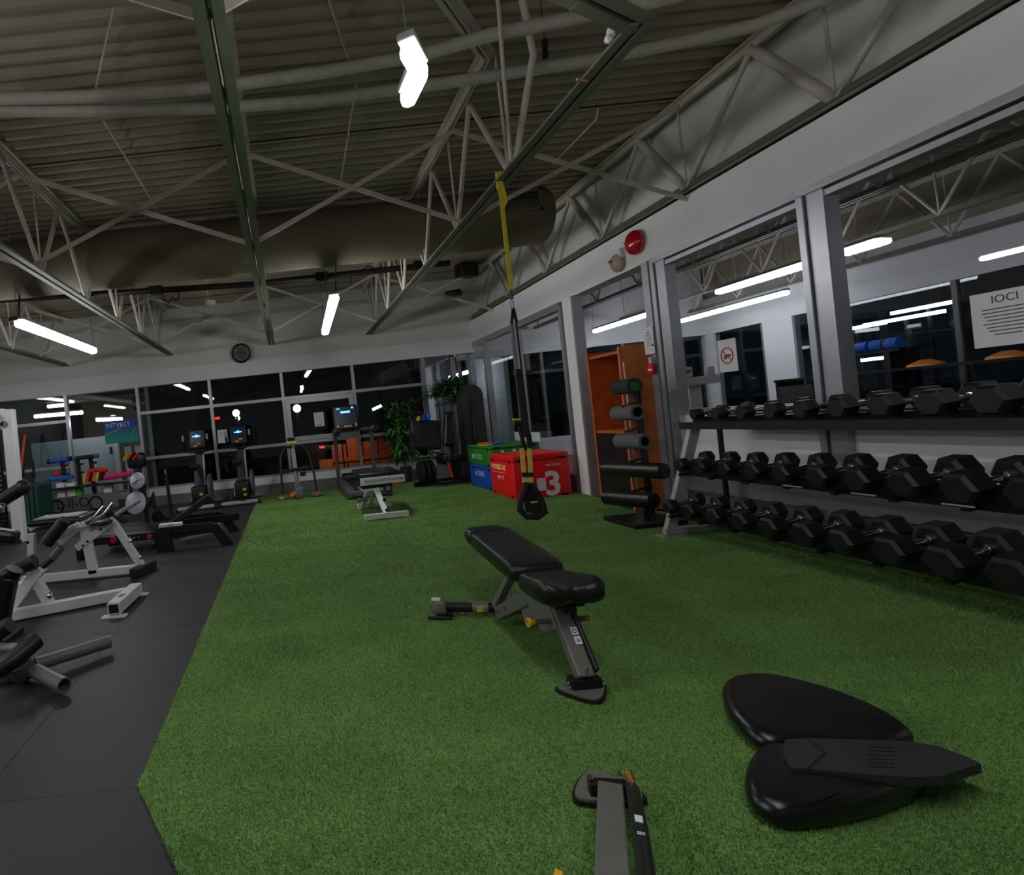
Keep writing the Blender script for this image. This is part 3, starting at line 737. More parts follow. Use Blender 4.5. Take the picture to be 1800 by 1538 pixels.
MB().box(q0+V(0, .015, .0), (.115, .04, .045), rz=math.radians(165), bev=.004).build('foot_bracket', M_black, t)
for sg in (-1, 1): MB().cyl(q0+V(.05*sg, .02, .03), q0+V(.05*sg, .03, .042), .009, 8).build('bolt', M_chrome, t)
MB().cyl(q0+V(.07, .0, .02), q0+V(.07, .02, .045), .012, 10).build('brass_bolt', mat('brass', (200, 150, 70), .3, 1.0), t)
MB().lathe([(.012, 0), (.013, .03), (.022, .036), (.022, .05), (.012, .05)], P(1022, 1570, y=1.12), Vector((-.8, .5, .15)), 16).build('pull_knob', M_yellow, t, 'yellow pull knob')
MB().bar(q1, V(.15, .28, .10), .06, .07, bev=.006).build('main_beam', M_grey, t)
MB().box((.12, .22, .055), (.5, .08, .09), rz=math.radians(-26), bev=.01).build('stabiliser_tube', M_black, t)
pd = MB().pad(smooth_outline(rounded_rect(-.14, .14, -.55, .55, .05, 4), 1), 0, .085, .08, 5)
R_ = Matrix.Rotation(math.radians(-26), 3, 'Z')
xform(pd, lambda p: R_ @ p + V(.15, .30, .40)).build('back_pad', M_leather, t)

# black double pad lying on the turf
t = thing('double_seat_pad', 'black vinyl double pad like a split heart with a pointed strap, lying on the turf', 'pad', (1.75, 1.95, .008))
def at2(pts, z): return [tuple(P(a, c, z=z).xy) for a, c in pts]
L1 = [(1268, 1218), (1280, 1203), (1310, 1196), (1350, 1197), (1400, 1207), (1460, 1224), (1520, 1246), (1570, 1270), (1600, 1291), (1612, 1306), (1560, 1318), (1480, 1318), (1400, 1318), (1350, 1318), (1318, 1304), (1288, 1274), (1273, 1247)]
L2 = [(1308, 1392), (1311, 1362), (1325, 1338), (1350, 1322), (1400, 1328), (1500, 1340), (1610, 1346), (1640, 1366), (1622, 1392), (1570, 1414), (1500, 1434), (1420, 1446), (1370, 1447), (1332, 1430), (1314, 1411)]
lob = MB().pad(smooth_outline(at2(L1, .045), 2), .010, .085, .20, 7, crown=.012).build('pad_lobe', M_leather2, t)
lob2 = MB().pad(smooth_outline(at2(L2, .045), 2), .010, .085, .20, 7, crown=.012).build('pad_lobe', M_leather2, t)
MB().tube([P(1383, 1236, z=.098), P(1418, 1250, z=.099), P(1456, 1263, z=.097)], [.001, .005, .001], 8).build('crease', M_leather, lob)
MB().tube([P(1430, 1409, z=.097), P(1455, 1399, z=.098), P(1482, 1389, z=.096)], [.001, .005, .001], 8).build('crease', M_leather, lob2)
ST = [(1380, 1300), (1420, 1297), (1520, 1300), (1600, 1303), (1650, 1312), (1700, 1330), (1724, 1342), (1690, 1352), (1655, 1364), (1600, 1366), (1500, 1359), (1430, 1352), (1392, 1350), (1376, 1325)]
st = MB().prism([(x, y, .088) for x, y in at2(ST, .116)], (0, 0, .028))
def drape(p):
    s_ = max(0, p.x-1.98)*.22
    return V(p.x, p.y, max(p.z - s_, .010 if p.z < .095 else .030))
stp = st.build('strap_flap', mat('black_strap_leather', (44, 44, 44), .6, vary=.2, scale=60, bump=.3, bscale=180), t, 'flat matt strap ending in a point')
MB().tube([P(1420, 1300, z=.118), P(1450, 1322, z=.118), P(1420, 1350, z=.118)], .0016, 6).build('stitch_line', M_black, stp)
for k in range(6):
    MB().tube([P(1525, 1312+7*k, z=.117), P(1572, 1314+7*k, z=.117)], .0012, 5).build('stitch_row', M_black, stp)

# ------------------------------------------------------------------ suspension trainer on the elbowed joist
sx, sy = 1.80, 4.33
t = thing('suspension_trainer', 'yellow and black suspension strap hanging from the elbowed joist, foot loops low', 'strap trainer', (sx, sy, .43))
zt = P(893, 515, y=sy).z
MB().bar((sx, sy, ZB+.03), (sx+.005, sy, zt), .032, .006, up=Vector((0, 1, 0))).build('anchor_strap', M_strap, t, 'yellow webbing strap')
MB().lohi((sx-.024, sy-.014, ZB-.06), (sx+.024, sy+.014, ZB+.07), .006).build('strap_wrap', M_strap, t)
MB().tube([(sx+.02, sy, ZB-.03), (sx+.035, sy-.01, ZB-.16), (sx+.01, sy, ZB-.2)], .012, 6).build('strap_tail', M_strap, t)
z2 = P(893, 560, y=sy).z
MB().tube([(sx, sy, zt+.02), (sx+.002, sy, zt-.05)], [.012, .014], 8).build('carabiner', M_black, t)
MB().tube([(sx+.012*math.cos(a), sy, zt-.095+.035*math.sin(a)) for a in np.linspace(0, 2*PI, 14)[:-1]], .006, 6, closed=True).build('ring', M_chrome, t)
for sg in (-1, 1):
    MB().bar((sx+.004, sy, zt-.12), (sx+.02*sg, sy, z2-.04), .02, .012, up=Vector((0, 1, 0))).build('strap_junction', M_web, t)
zq = P(905, 735, y=sy).z
MB().bar((sx-.018, sy, z2-.03), (sx-.012, sy, P(899, 655, y=sy).z), .026, .004, up=Vector((0, 1, 0))).build('grey_strap', M_webg, t)
MB().bar((sx+.02, sy+.01, z2-.03), (sx+.03, sy+.01, P(925, 790, y=sy).z), .012, .006, up=Vector((0, 1, 0))).build('black_strap', M_web, t)
MB().bar((sx-.010, sy, P(899, 650, y=sy).z), (sx+.0, sy, P(912, 770, y=sy).z), .045, .03, up=Vector((0, 1, 0)), bev=.008).build('black_sleeve', M_web, t)
MB().bar((sx-.012, sy, P(899, 648, y=sy).z-.01), (sx-.012, sy, P(899, 660, y=sy).z-.01), .055, .04, up=Vector((0, 1, 0)), bev=.01).build('adjuster_buckle', M_black, t)
h_ = P(908, 738, y=sy)
MB().cyl(h_-V(.032, 0, -.004), h_+V(.03, 0, 0), .010, 10).build('handle_tip', M_strap, t)
MB().tube([h_+V(-.02, 0, -.02), h_+V(.05, 0, -.03), h_+V(.075, 0, -.10), h_+V(.085, 0, -.22)], .019, 10).build('handle_loop', M_web, t)
MB().tube([h_+V(.02, .02, -.03), h_+V(.035, .02, -.14), h_+V(.045, .02, -.24)], .015, 10).build('foam_grip', M_black, t)
for x0_, x1_ in ((917, 922), (930, 934)):
    MB().bar(P(x0_, 788, y=sy), P(x1_, 842, y=sy), .030, .012, up=Vector((0, 1, 0))).build('loop_strap', M_strap2, t, 'pale yellow webbing')
MB().bar(P(918, 834, y=sy-.012), P(938, 834, y=sy-.012), .03, .02, up=Vector((0, 1, 0))).build('keeper', M_web, t)
MB().bar(P(919, 845, y=sy), P(936, 845, y=sy), .03, .022, up=Vector((0, 1, 0))).build('keeper_yellow', M_strap2, t)
for nm, pp, rr in (('foot_cradle', [(926, 850), (915, 880), (914, 896), (926, 908), (945, 909), (957, 900), (952, 880), (936, 852)], .022),):
    MB().tube([P(a, c, y=sy-.01) for a, c in pp], rr, 10, closed=True).build(nm, M_web, t)
MB().prism([P(928, 853, y=sy+.0), P(921, 878, y=sy), P(926, 900, y=sy), P(948, 906, y=sy), P(955, 890, y=sy), P(944, 862, y=sy), P(937, 852, y=sy)], (0, .018, 0)).build('cradle_web', M_web, t)
MB().bar(P(933, 883, y=sy-.02), P(945, 882, y=sy-.02), .006, .012).build('yellow_mark', M_strap, t)
MB().bar(P(932, 914, y=sy), P(940, 914, y=sy), .02, .008).build('wood_tip', M_cardboard, t)
MB().tube([P(a, c, y=sy+.02) for a, c in ((920, 868), (924, 890), (930, 897))], .012, 8).build('inner_loop', M_strap2, t)

# ------------------------------------------------------------------ plyo boxes
def foam_box(lo, hi, m, name, label):
    lo, hi = V(lo), V(hi); c = (lo+hi)/2
    t = thing(name, label, 'box', (c.x, c.y, lo.z), 'foam jump boxes')
    h = hi.z-lo.z; sp = lo.z + h*.86
    MB().lohi(lo, (hi.x, hi.y, sp-.004), .012, 3).build('box_body', m, t)
    MB().lohi((lo.x, lo.y, sp+.004), hi, .012, 3).build('box_lid', m, t)
    MB().lohi((lo.x+.01, lo.y+.01, sp-.012), (hi.x-.01, hi.y-.01, sp+.012)).build('lid_gap', M_black, t)
    for xx, yy in ((lo.x-.002, lo.y+.12), (lo.x-.002, hi.y-.12)):
        MB().lohi((xx-.004, yy-.02, sp-.03), (xx+.02, yy+.02, sp+.018), .003).build('hook_tab', M_black, t)
        MB().lohi((xx-.004, yy-.025, lo.z), (xx+.02, yy+.025, lo.z+.045), .003).build('hook_tab', M_black, t)
    for xx in (lo.x+.10, hi.x-.10):
        MB().lohi((xx-.045, lo.y-.006, sp+.004), (xx+.045, lo.y+.02, sp+.032), .003).build('hook_tab', M_black, t)
        MB().lohi((xx-.045, lo.y-.006, lo.z), (xx+.045, lo.y+.02, lo.z+.035), .003).build('hook_tab', M_black, t)
    return t, lo, hi
t, lo, hi = foam_box((2.98, 7.69, .008), (3.74, 8.58, .595), M_red, 'jump_box', 'red foam jump box with a big white number 3, on the turf')
text('number', '3', .45, (hi.x-.245, lo.y-.003, .17), (1, 0, 0), (0, 0, 1), M_whiteink, t, sx=1.05, bold=.012)
text('brand_line', 'wpOcLan', .055, (hi.x-.22, lo.y-.003, .44), (1, 0, 0), (0, .0, 1), M_whiteink, t)
MB().lohi((lo.x+.30, lo.y-.003, .10), (lo.x+.42, lo.y-.001, .27)).build('white_patch', M_whiteink, t)
text('brand_line', 'WYKBES A3', .105, (lo.x-.003, 8.23, .42), (0, -1, 0), (0, 0, 1), M_yellowink, t, sx=.95, bold=.003)
MB().lohi((lo.x-.003, 7.98, .345), (lo.x-.001, 8.5, .35)).build('print_rule', M_yellowink, t)
text('brand_line', 'WF TF', .085, (lo.x-.003, 8.18, .27), (0, -1, 0), (0, 0, 1), M_whiteink, t)
t, lo, hi = foam_box((3.03, 8.66, .008), (3.78, 9.72, .375), M_blue, 'jump_box', 'blue foam jump box under the green one')
text('brand_line', '# YZ/IEE/', .11, (lo.x-.003, 9.22, .24), (0, -1, 0), (0, 0, 1), M_whiteink, t)
t, lo, hi = foam_box((3.03, 8.66, .378), (3.79, 9.72, .69), M_green, 'jump_box', 'green foam jump box stacked on the blue one')
text('brand_line', '# ET CCZ', .11, (lo.x-.003, 9.28, .51), (0, -1, 0), (0, 0, 1), M_whiteink, t)
for xx in (3.22, 3.40): MB().cyl((xx, 8.655, .60), (xx, 8.66, .60), .025, 12).build('print_dot', M_whiteink, t)
t = thing('band_bundle', 'yellow and blue bands lying on top of the green jump box', 'bands', (3.2, 9.1, .69))
for k, (m_, x_) in enumerate(((M_strap, 3.12), (M_blue, 3.26), (M_blue, 3.36), (M_orange, 3.18))):
    MB().tube([(x_+.10*math.cos(a), 9.1+.05*k+.16*math.sin(a), .702+.004*k) for a in np.linspace(0, 2*PI, 15)[:-1]], .010, 6, closed=True).build('band', m_, t)
t = thing('reflection_board', 'white board imitating a reflection in the glass above the green jump box', 'board', (3.83, 9.2, .69))  # white panel standing in for a reflection in the glass
MB().bar((3.84, 8.72, .76), (3.84, 9.68, .76), .012, .14).build('board', M_white, t)
MB().lohi((3.831, 9.25, .74), (3.8335, 9.33, .79)).build('printed_mark', M_ink, t)
MB().cyl((3.8335, 9.02, .775), (3.831, 9.02, .775), .025, 14).build('printed_mark', M_ink, t)

# ------------------------------------------------------------------ dumbbell rack and dumbbells
rk = thing('dumbbell_rack', 'three tier dumbbell rack with silver slanted uprights along the glass wall', 'rack', (3.5, 3.6, .008))
yF, yN = 5.0, 2.05
for yy in (yF, yN):
    u_ = MB().bar((3.24, yy, .03), (3.60, yy, 1.06), .055, .085, up=Vector((1, 0, 0)), bev=.006).build('upright', M_silverp, rk)
    MB().lohi((3.16, yy-.06, .008), (3.36, yy+.06, .022)).build('foot_plate', M_silverp, rk)
    MB().bar((3.20, yy, .05), (3.78, yy, .05), .05, .05, bev=.004).build('base_bar', M_silverp, rk)
    MB().bar((3.74, yy-.05, .03), (3.74, yy-.05, 1.05), .03, .03).build('rear_post', M_black, rk)
def tray(x0, x1, z0, z1):
    d_ = V(x1-x0, 0, z1-z0).normalized(); n_ = V(-d_.z, 0, d_.x)
    q = MB()
    for s_ in (0.30, .80):
        c0 = V(x0, 0, z0).lerp(V(x1, 0, z1), s_)
        q.bar(c0+V(0, yN-.12, 0)-n_*.0, c0+V(0, yF-.02, 0), .05, .075, up=n_)
    for k in range(9):
        yy = yN + .1 + (yF-yN-.2)*k/8
        q.bar((x0, yy, z0-.02), (x1, yy, z1-.02), .04, .02)
    if z0 > .9: q.lohi((x0-.06, yN-.12, z0-.055), (x0-.035, yF+.02, z0+.005))
    o = q.build('shelf_rail', M_black, rk)
    return o
tray(3.20, 3.44, .215, .265); tray(3.32, 3.56, .565, .615); tray(3.50, 3.74, .985, 1.005)
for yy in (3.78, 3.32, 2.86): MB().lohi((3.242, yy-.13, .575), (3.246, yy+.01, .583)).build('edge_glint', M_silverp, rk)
def make_dumbbell(r):
    o = thing('hex_dumbbell', 'x', 'dumbbell', (0, 0, 0), 'hex dumbbells on the rack')
    hl = r*1.15+.020                    # head length
    gap = .068
    for s_ in (-1, 1):
        q = MB(); prof = [(r*.80, 0), (r, .016), (r, hl-.016), (r*.80, hl), ]
        vs = []; fs = []
        for rr, x_ in prof:
            for j in range(6):
                a = PI/3*j
                vs.append((s_*(gap+x_), rr*math.cos(a), rr*math.sin(a)))
        for i in range(3):
            for j in range(6): fs.append((i*6+j, i*6+(j+1) % 6, (i+1)*6+(j+1) % 6, (i+1)*6+j))
        fs.append(tuple(range(6))); fs.append(tuple(18+j for j in range(6)))
        q.add(vs, fs).build('hex_head', M_rubber, o)
    MB().tube([(-gap-.005, 0, 0), (-gap+.012, 0, 0), (0, 0, 0), (gap-.012, 0, 0), (gap+.005, 0, 0)], [.017, .0155, .0185, .0155, .017], 12).build('handle', M_chrome, o)
    for s_ in (-1, 1): MB().lathe([(.026, 0), (.026, .008), (.019, .010)], (gap*s_, 0, 0), Vector((-s_, 0, 0)), 12).build('collar', M_chrome, o)
    return o
tiers = [('bottom', 3.315, .238, .17, (.062, .094)), ('middle', 3.44, .588, .17, (.058, .093)), ('top', 3.615, .995, .06, (.052, .088))]
for nm, xc, zc, sl, (r0, r1) in tiers:
    for k in range(10):
        r = r0 + (r1-r0)*k/9
        o = make_dumbbell(r)
        o.location = (xc-.01, 4.86-.258*k, zc + r*.87 + .020)
        o.rotation_euler = (0, -sl, random.uniform(-.05, .05))
        o['label'] = 'black hex dumbbell, %s from the far end on the %s tier' % (ORD[k], nm)

# ------------------------------------------------------------------ foam roller stand and cabinet
t = thing('wooden_cabinet', 'tall open orange wooden cabinet with dark lower half in the doorway', 'cabinet', (3.9, 6.43, 0))
x0, x1, y0, y1 = 3.62, 4.22, 6.10, 6.76
MB().lohi((x0, y1-.03, 0.02), (x1, y1, 1.80)).build('side_panel', M_wood, t)
MB().lohi((x0, y0, 0.02), (x1, y0+.03, 1.80)).build('side_panel', M_wood2, t)
MB().lohi((x1-.02, y0+.03, .02), (x1, y1-.03, 1.80)).build('back_panel', M_wood, t)
MB().lohi((x0+.02, y0+.03, 1.73), (x1-.02, y1-.03, 1.76)).build('top_panel', M_wood, t)
MB().lohi((x0+.02, y0+.03, .86), (x1-.02, y1-.03, .89)).build('shelf', M_wood, t)
MB().lohi((x0+.004, y0+.035, .06), (x0+.022, (y0+y1)/2-.003, .855)).build('door', M_black, t, 'black cabinet door')
MB().lohi((x0+.004, (y0+y1)/2+.003, .06), (x0+.022, y1-.035, .855)).build('door', M_black, t, 'black cabinet door')
for k in range(6): MB().cyl((x0+.15, y0-.001, .5+.2*k), (x0+.15, y0-.004, .5+.2*k), .008, 8).build('screw_hole', M_black, t)
t = thing('foam_roller_stand', 'slim upright stand with pegs holding five foam rollers by the cabinet', 'stand', (3.35, 5.45, .008))
MB().bar((3.60, 5.80, .03), (3.58, 5.80, 1.42), .05, .05, bev=.006).build('post', M_black, t)
MB().tube([(3.58, 5.96, .1), (3.575, 5.96, 1.62)], .010, 8).build('chrome_rod', M_chrome, t)
MB().lohi((3.16, 5.35, .008), (3.66, 5.90, .05), .006).build('base_plate', M_black, t)
MB().bar((3.59, 5.79, .30), (3.40, 5.55, .05), .05, .04).build('brace', M_black, t)
rol = []
def roller(pa, pb, r, m, label, hollow=True, core=None):
    pa, pb = V(pa), V(pb)
    t = thing('foam_roller', label, 'foam roller', (pa+pb)/2 - V(0, 0, r), 'foam rollers on the stand')
    if hollow:
        MB().pipe(pa, pb, r, r*.66, 24).build('foam_sleeve', m, t)
        d_ = (pb-pa).normalized()
        MB().pipe(pa+d_*.004, pb-d_*.004, r*.66, r*.58, 20).build('inner_core', core or M_black, t)
        if core: MB().cyl(pa.lerp(pb, .85), pa.lerp(pb, .93), r*.58, 20).build('core_plug', core, t)
    else:
        MB().tube([pa, pa.lerp(pb, .01), pa.lerp(pb, .99), pb], [r*.9, r, r, r*.9], 24).build('foam_sleeve', m, t)
        MB().pipe(pb.lerp(pa, .002), pb+(pb-pa).normalized()*.004, r*.72, r*.3, 20).build('end_ring', M_rubber, t)
for (ax, ay), (bx, by), r, m_, lb, hol, co_ in (
    ((1085, 681), (1116, 678), .077, M_foamd, 'dark foam roller with a green core, topmost on the stand', True, M_greenp),
    ((1084, 727), (1121, 724), .078, M_foam, 'grey hollow foam roller, second from the top of the stand', True, None),
    ((1088, 775), (1134, 776), .078, M_foam, 'grey hollow foam roller, third from the top of the stand', True, None)):
    roller(P(ax, ay, y=5.98), P(bx, by, y=5.66), r, m_, lb, hol, co_)
roller(P(1064, 824, y=6.0), P(1168, 828, y=5.28), .075, M_leather, 'long black foam roller, the upper of two near the floor', False)
roller(P(1066, 874, y=5.95), P(1150, 880, y=5.36), .075, M_leather, 'long black foam roller, the lowest one on the stand', False)
for z_ in (1.47, 1.25, .99, .68, .38):
    MB().bar((3.59, 5.80, z_-.06), (3.42, 5.80, z_-.09), .03, .02).build('peg', M_black, t)

# ------------------------------------------------------------------ things on the right wall
c = V(XR-.0, 6.02, 2.87)
t = thing('fire_bell', 'round red fire alarm bell on the white wall header', 'bell', c)
MB().lathe([(.128, .03), (.128, .05), (.120, .07), (.095, .095), (.055, .112), (.0, .118)], c, Vector((-1, 0, 0)), 32).build('gong', M_bell, t)
MB().lathe([(.07, 0), (.07, .035)], c, Vector((-1, 0, 0)), 20).build('bell_base', M_black, t)
text('lettering', 'FIRE', .035, c+V(-.112, .045, .02), (0, -1, 0), (0, 0, 1), M_ink, t)
c = V(XR, 6.38, 2.80)
t = thing('alarm_horn', 'beige horn strobe unit beside the red bell on the wall header', 'alarm', c)
MB().lohi(c+V(-.05, -.10, -.02), c+V(0, .10, .10), .01, 3).build('housing', M_paper, t)
MB().lathe([(.10, 0), (.10, .05), (.07, .08), (.0, .085)], c+V(0, -.01, -.045), Vector((-1, 0, -.15)), 24).build('dome', M_beige, t)
MB().lohi(c+V(-.10, .0, -.03), c+V(-.07, .05, .0)).build('lens', M_red, t)
def notice(name, label, c, w, h, normal, right, lines, title=None, border=None, tilt=0.0, parent=None, cat='notice'):
    """A sheet of paper on a surface: centre c, printed lines on it."""
    c = V(c); n = V(normal).normalized(); r = V(right).normalized(); u = n.cross(r)
    if tilt: q = Matrix.Rotation(tilt, 3, n); r = q @ r; u = q @ u
    t = thing(name, label, cat, c-u*h/2)
    M_ = Matrix((r, n, u)).transposed()
    MB().box(c, (w, .006, h), M=M_).build('sheet', M_paper, t)
    if title:
        s_, m_, sz, zz = title; text('title', s_, sz, c+n*.0042+u*zz, r, u, m_, t)
    for zz, ww in lines:
        MB().box(c+n*.0035+u*zz, (ww, .0016, .006), M=M_).build('printed_line', M_ink, t)
    return t, c, r, u, n
X_ = Vector((-1, 0, 0)); RR = Vector((0, -1, 0))
notice('house_rules_notice', 'large white notice with a heading and text lines on the rightmost pane', P(1764, 558, x=XR-.0) + V(.02, 0, 0), .31, .30, X_, RR,
       [(.055-.020*k, w_) for k, w_ in enumerate((.21, .21, .19, .17, .21, .18, .16, .12))], ('IOCI', M_ink, .060, .105), tilt=0)
t, c, r, u, n = notice('no_phone_sign', 'white sign with a red crossed circle on the glass above the rack', P(1279, 625, x=XR+.02), .205, .285, X_, RR, [(-.105-.012*k, .13) for k in range(0)])
MB().tube([c+n*.006+r*.067*math.cos(a)+u*.067*math.sin(a) for a in np.linspace(0, 2*PI, 29)[:-1]], .0045, 6, closed=True).build('red_ring', M_redink, t)
MB().bar(c+n*.006+r*-.047+u*.047, c+n*.006+r*.047+u*-.047, .009, .002).build('red_bar', M_redink, t)
MB().box(c+n*.0045+r*.005, (.07, .002, .022), M=Matrix((r, n, u)).transposed()).box(c+n*.0045+r*-.02+u*-.02, (.03, .002, .02), M=Matrix((r, n, u)).transposed()).build('phone_mark', M_ink, t)
t, c, r, u, n = notice('wall_notice', 'white notice with small print on the silver post left of the rack', P(1141, 599, x=XR-.06), .155, .28, X_, RR,
       [(.06-.022*k, w_) for k, w_ in enumerate((.09, .08, .10, .08, .07, .08))], ('AJW', M_ink, .026, .085))
MB().cyl(c+n*.0035+r*.055+u*-.05, c+n*.0045+r*.055+u*-.05, .016, 14).build('dark_dot', M_ink, t)
cc = P(1146, 648, x=XR-.06)
t = thing('red_tag_holder', 'small red plastic tag hanging under the notice on the silver post', 'tag', cc-V(0, 0, .06))
MB().pad(smooth_outline([(-.05, -.06), (.05, -.06), (.05, .03), (.02, .06), (-.02, .06), (-.05, .03)], 2), 0, .02, .06, 3).v
q = MB().pad(smooth_outline([(-.045, -.06), (.045, -.06), (.045, .03), (.02, .06), (-.02, .06), (-.045, .03)], 2), 0, .022, .06, 3)
xform(q, lambda p: cc + RR*p.x + Vector((0, 0, 1))*p.y + X_*p.z).build('tag_body', M_red, t)
MB().lohi(cc+V(-.016, -.012, .05), cc+V(0, .012, .12)).build('clip', M_whiteink, t)
MB().lohi(cc+V(-.025, -.03, -.02), cc+V(-.022, .03, .0)).build('white_print', M_whiteink, t)
# loudspeakers high in the corner
p_ = P(820, 475, y=10.2)
t = thing('wall_speaker', 'black box loudspeaker hung high in the far right corner', 'speaker', p_-V(0, 0, .12))
MB().box(p_, (.34, .26, .25), rz=.3, bev=.03, seg=3).build('cabinet', M_black, t)
MB().box(p_+V(.04, -.13, 0), (.28, .01, .2), rz=.3).build('grille', M_rubber, t)
MB().bar(p_+V(.1, .05, .1), V(p_.x+.15, p_.y+.05, ZT), .03, .03).build('bracket', M_steel, t)
p_ = P(797, 516, y=11.0)
t = thing('wall_speaker', 'small dark loudspeaker lower in the far corner under the bigger one', 'speaker', p_-V(0, 0, .06))
MB().box(p_, (.30, .2, .11), rz=-.5, bev=.02, seg=3).build('cabinet', M_black, t)
MB().tube([p_+V(-.05, 0, .05), p_+V(-.05, 0, .12), p_+V(0, .05, .14)], .012, 6).build('hook', M_whiteink, t)
MB().bar(p_+V(0, .05, .04), V(p_.x, YB-.02, p_.z+.1), .03, .03).build('bracket', M_black, t)
# sensor hanging under the deck
p_ = P(957, 68, z=3.7)
t = thing('hanging_sensor', 'small black sensor pair dangling on a cord between the two upper pipes', 'sensor', p_-V(0, 0, .15))
MB().tube([(p_.x, p_.y, ZD), p_], .003, 6).build('cord', M_black, t)
p2 = P(958, 88, y=p_.y); p3 = P(958, 104, y=p_.y)
MB().tube([p_, p_+V(0, 0, -.012), p2], [.010, .020, .018], 10).build('upper_body', M_black, t)
MB().tube([p2, p2+V(0, 0, -.02), p3+V(0, 0, .01), p3], [.008, .019, .022, .008], 10).build('lower_body', M_black, t)
p_ = P(1076, 57, z=ZB+.05)
t = thing('taped_clamp', 'small white taped lump at the elbow of the bent joist', 'clamp', p_)
MB().ball(p_, (.028, .022, .035), 10).ball(p_+V(-.02, 0, -.03), (.022, .02, .022), 8).build('tape_wrap', M_paper, t)
t = thing('joist_clip', 'tiny wooden clip on the slanted joist chord below the elbow', 'clip', P(1022, 141, z=ZB))
MB().bar(P(1014, 140, z=ZB-.01), P(1032, 143, z=ZB-.01), .012, .012).build('clip', M_cardboard, t)
# clock and ceiling fitting on the back wall
c = V(P(424, 621, y=YB-.09)) + V(0, -.0, 0)
c.y = YB-.09
t = thing('wall_clock', 'round black rimmed wall clock with a dark face above the windows', 'clock', c-V(0, 0, .19))
MB().tube([c+V(.180*math.cos(a), -.02, .180*math.sin(a)) for a in np.linspace(0, 2*PI, 37)[:-1]], .022, 8, closed=True).build('rim', M_black, t)
MB().cyl(c+V(0, 0.0, 0), c+V(0, -.015, 0), .18, 36).build('face', mat('dark_clock_face', (84, 80, 74), .6), t)
for k in range(12):
    a = PI/2 - 2*PI*(k+1)/12
    text('numeral', str(k+1), .052, c+V(.135*math.cos(a), -.0165, .135*math.sin(a)), (1, 0, 0), (0, 0, 1), M_paper, t)
MB().bar(c+V(0, -.018, 0), c+V(.085, -.018, .02), .008, .003, up=Vector((0, 1, 0))).build('hour_hand', M_blackink, t)
MB().bar(c+V(0, -.020, 0), c+V(.02, -.020, .125), .006, .003, up=Vector((0, 1, 0))).build('minute_hand', M_blackink, t)
p_ = P(367, 534, y=9.4)
t = thing('pendant_fitting', 'clear dish pendant hanging on a thin cord under the deck at the back', 'pendant', p_-V(0, 0, .05))
MB().tube([(p_.x, p_.y, ZD), p_+V(0, 0, .05)], .004, 6).build('cord', M_paper, t)
MB().lathe([(.04, .05), (.12, .04), (.125, .03), (.12, -.02), (.09, -.04), (.0, -.05)], p_, Z, 24).build('dish', mat('frosted_dish', (190, 188, 178), .3), t)

# ------------------------------------------------------------------ treadmill, bikes, climber by the back windows
t = thing('treadmill', 'grey treadmill with a lit console facing the back window, on the turf edge', 'treadmill', (1.2, 10.2, .008))
x0, x1, y0, y1 = .86, 1.62, 9.35, 11.15
MB().prism([(x0, y0+.02, .03), (x0, y0+.02, .15), (x0, y0+.2, .19), (x0, y1, .21), (x0, y1, .03)], (.13, 0, 0)).build('side_rail', M_tread, t)
MB().prism([(x1-.13, y0+.02, .03), (x1-.13, y0+.02, .15), (x1-.13, y0+.2, .19), (x1-.13, y1, .21), (x1-.13, y1, .03)], (.13, 0, 0)).build('side_rail', M_tread, t)
MB().lohi((x0+.13, y0+.04, .09), (x1-.13, y1-.1, .17), .01).build('running_belt', M_belt, t)
MB().lohi((x0+.02, y0, .05), (x1-.02, y0+.06, .15), .02, 3).build('rear_cap', M_tread, t)
MB().lohi((x0+.1, y1-.35, .12), (x1-.1, y1+.1, .30), .05, 3).build('motor_hood', M_black, t)
for xx in (x0+.06, x1-.06): MB().lohi((xx-.05, y0+.1, .008), (xx+.05, y0+.2, .03)).build('foot', M_rubber, t)
zc = P(604, 748, y=10.75).z
for xx in (x0+.03, x1-.03):
    MB().bar((xx, y1-.1, .15), (xx, 10.85, 1.12), .07, .05, up=Vector((0, 1, 0)), bev=.01).build('upright', M_tread, t)
    hb = MB().tube([(xx, 10.85, 1.10), (xx, 10.6, 1.13), (xx, 10.30, 1.10)], .035, 10).build('hand_rail', M_black, t)
    MB().lathe([(.07, 0), (.08, .02), (.08, .05), (.05, .07)], (xx, 10.50, 1.12), Vector((0, -1, .1)), 18).build('rail_pod', M_black, t)
MB().lohi((x0+.0, 10.8, 1.10), (x1, 10.90, 1.16), .02).build('crossbar', M_tread, t)
cs = xform(MB().lohi((-.24, -.03, -.24), (.24, .03, .24), .03, 3), lambda p: Matrix.Rotation(math.radians(-14), 3, 'X') @ p + V(1.12, 10.78, 1.38)).build('console', M_black, t)
R_ = Matrix.Rotation(math.radians(-14), 3, 'X')
xform(MB().lohi((-.20, -.034, -.14), (.20, -.031, .20)), lambda p: R_ @ p + V(1.12, 10.78, 1.38)).build('screen', M_screen, cs)
xform(MB().lohi((-.09, -.037, .08), (.09, -.035, .12)).lohi((-.16, -.037, .16), (-.1, -.035, .18)).lohi((.12, -.037, .16), (.16, -.035, .19)), lambda p: R_ @ p + V(1.12, 10.78, 1.38)).build('screen_digits', M_screenlit, cs)
xform(MB().lohi((-.05, -.037, -.19), (.09, -.034, -.165)).lohi((-.19, -.037, -.19), (-.15, -.034, -.15)).lohi((.16, -.037, -.19), (.19, -.034, -.13)), lambda p: R_ @ p + V(1.12, 10.78, 1.38)).build('yellow_keys', M_yellow, cs)

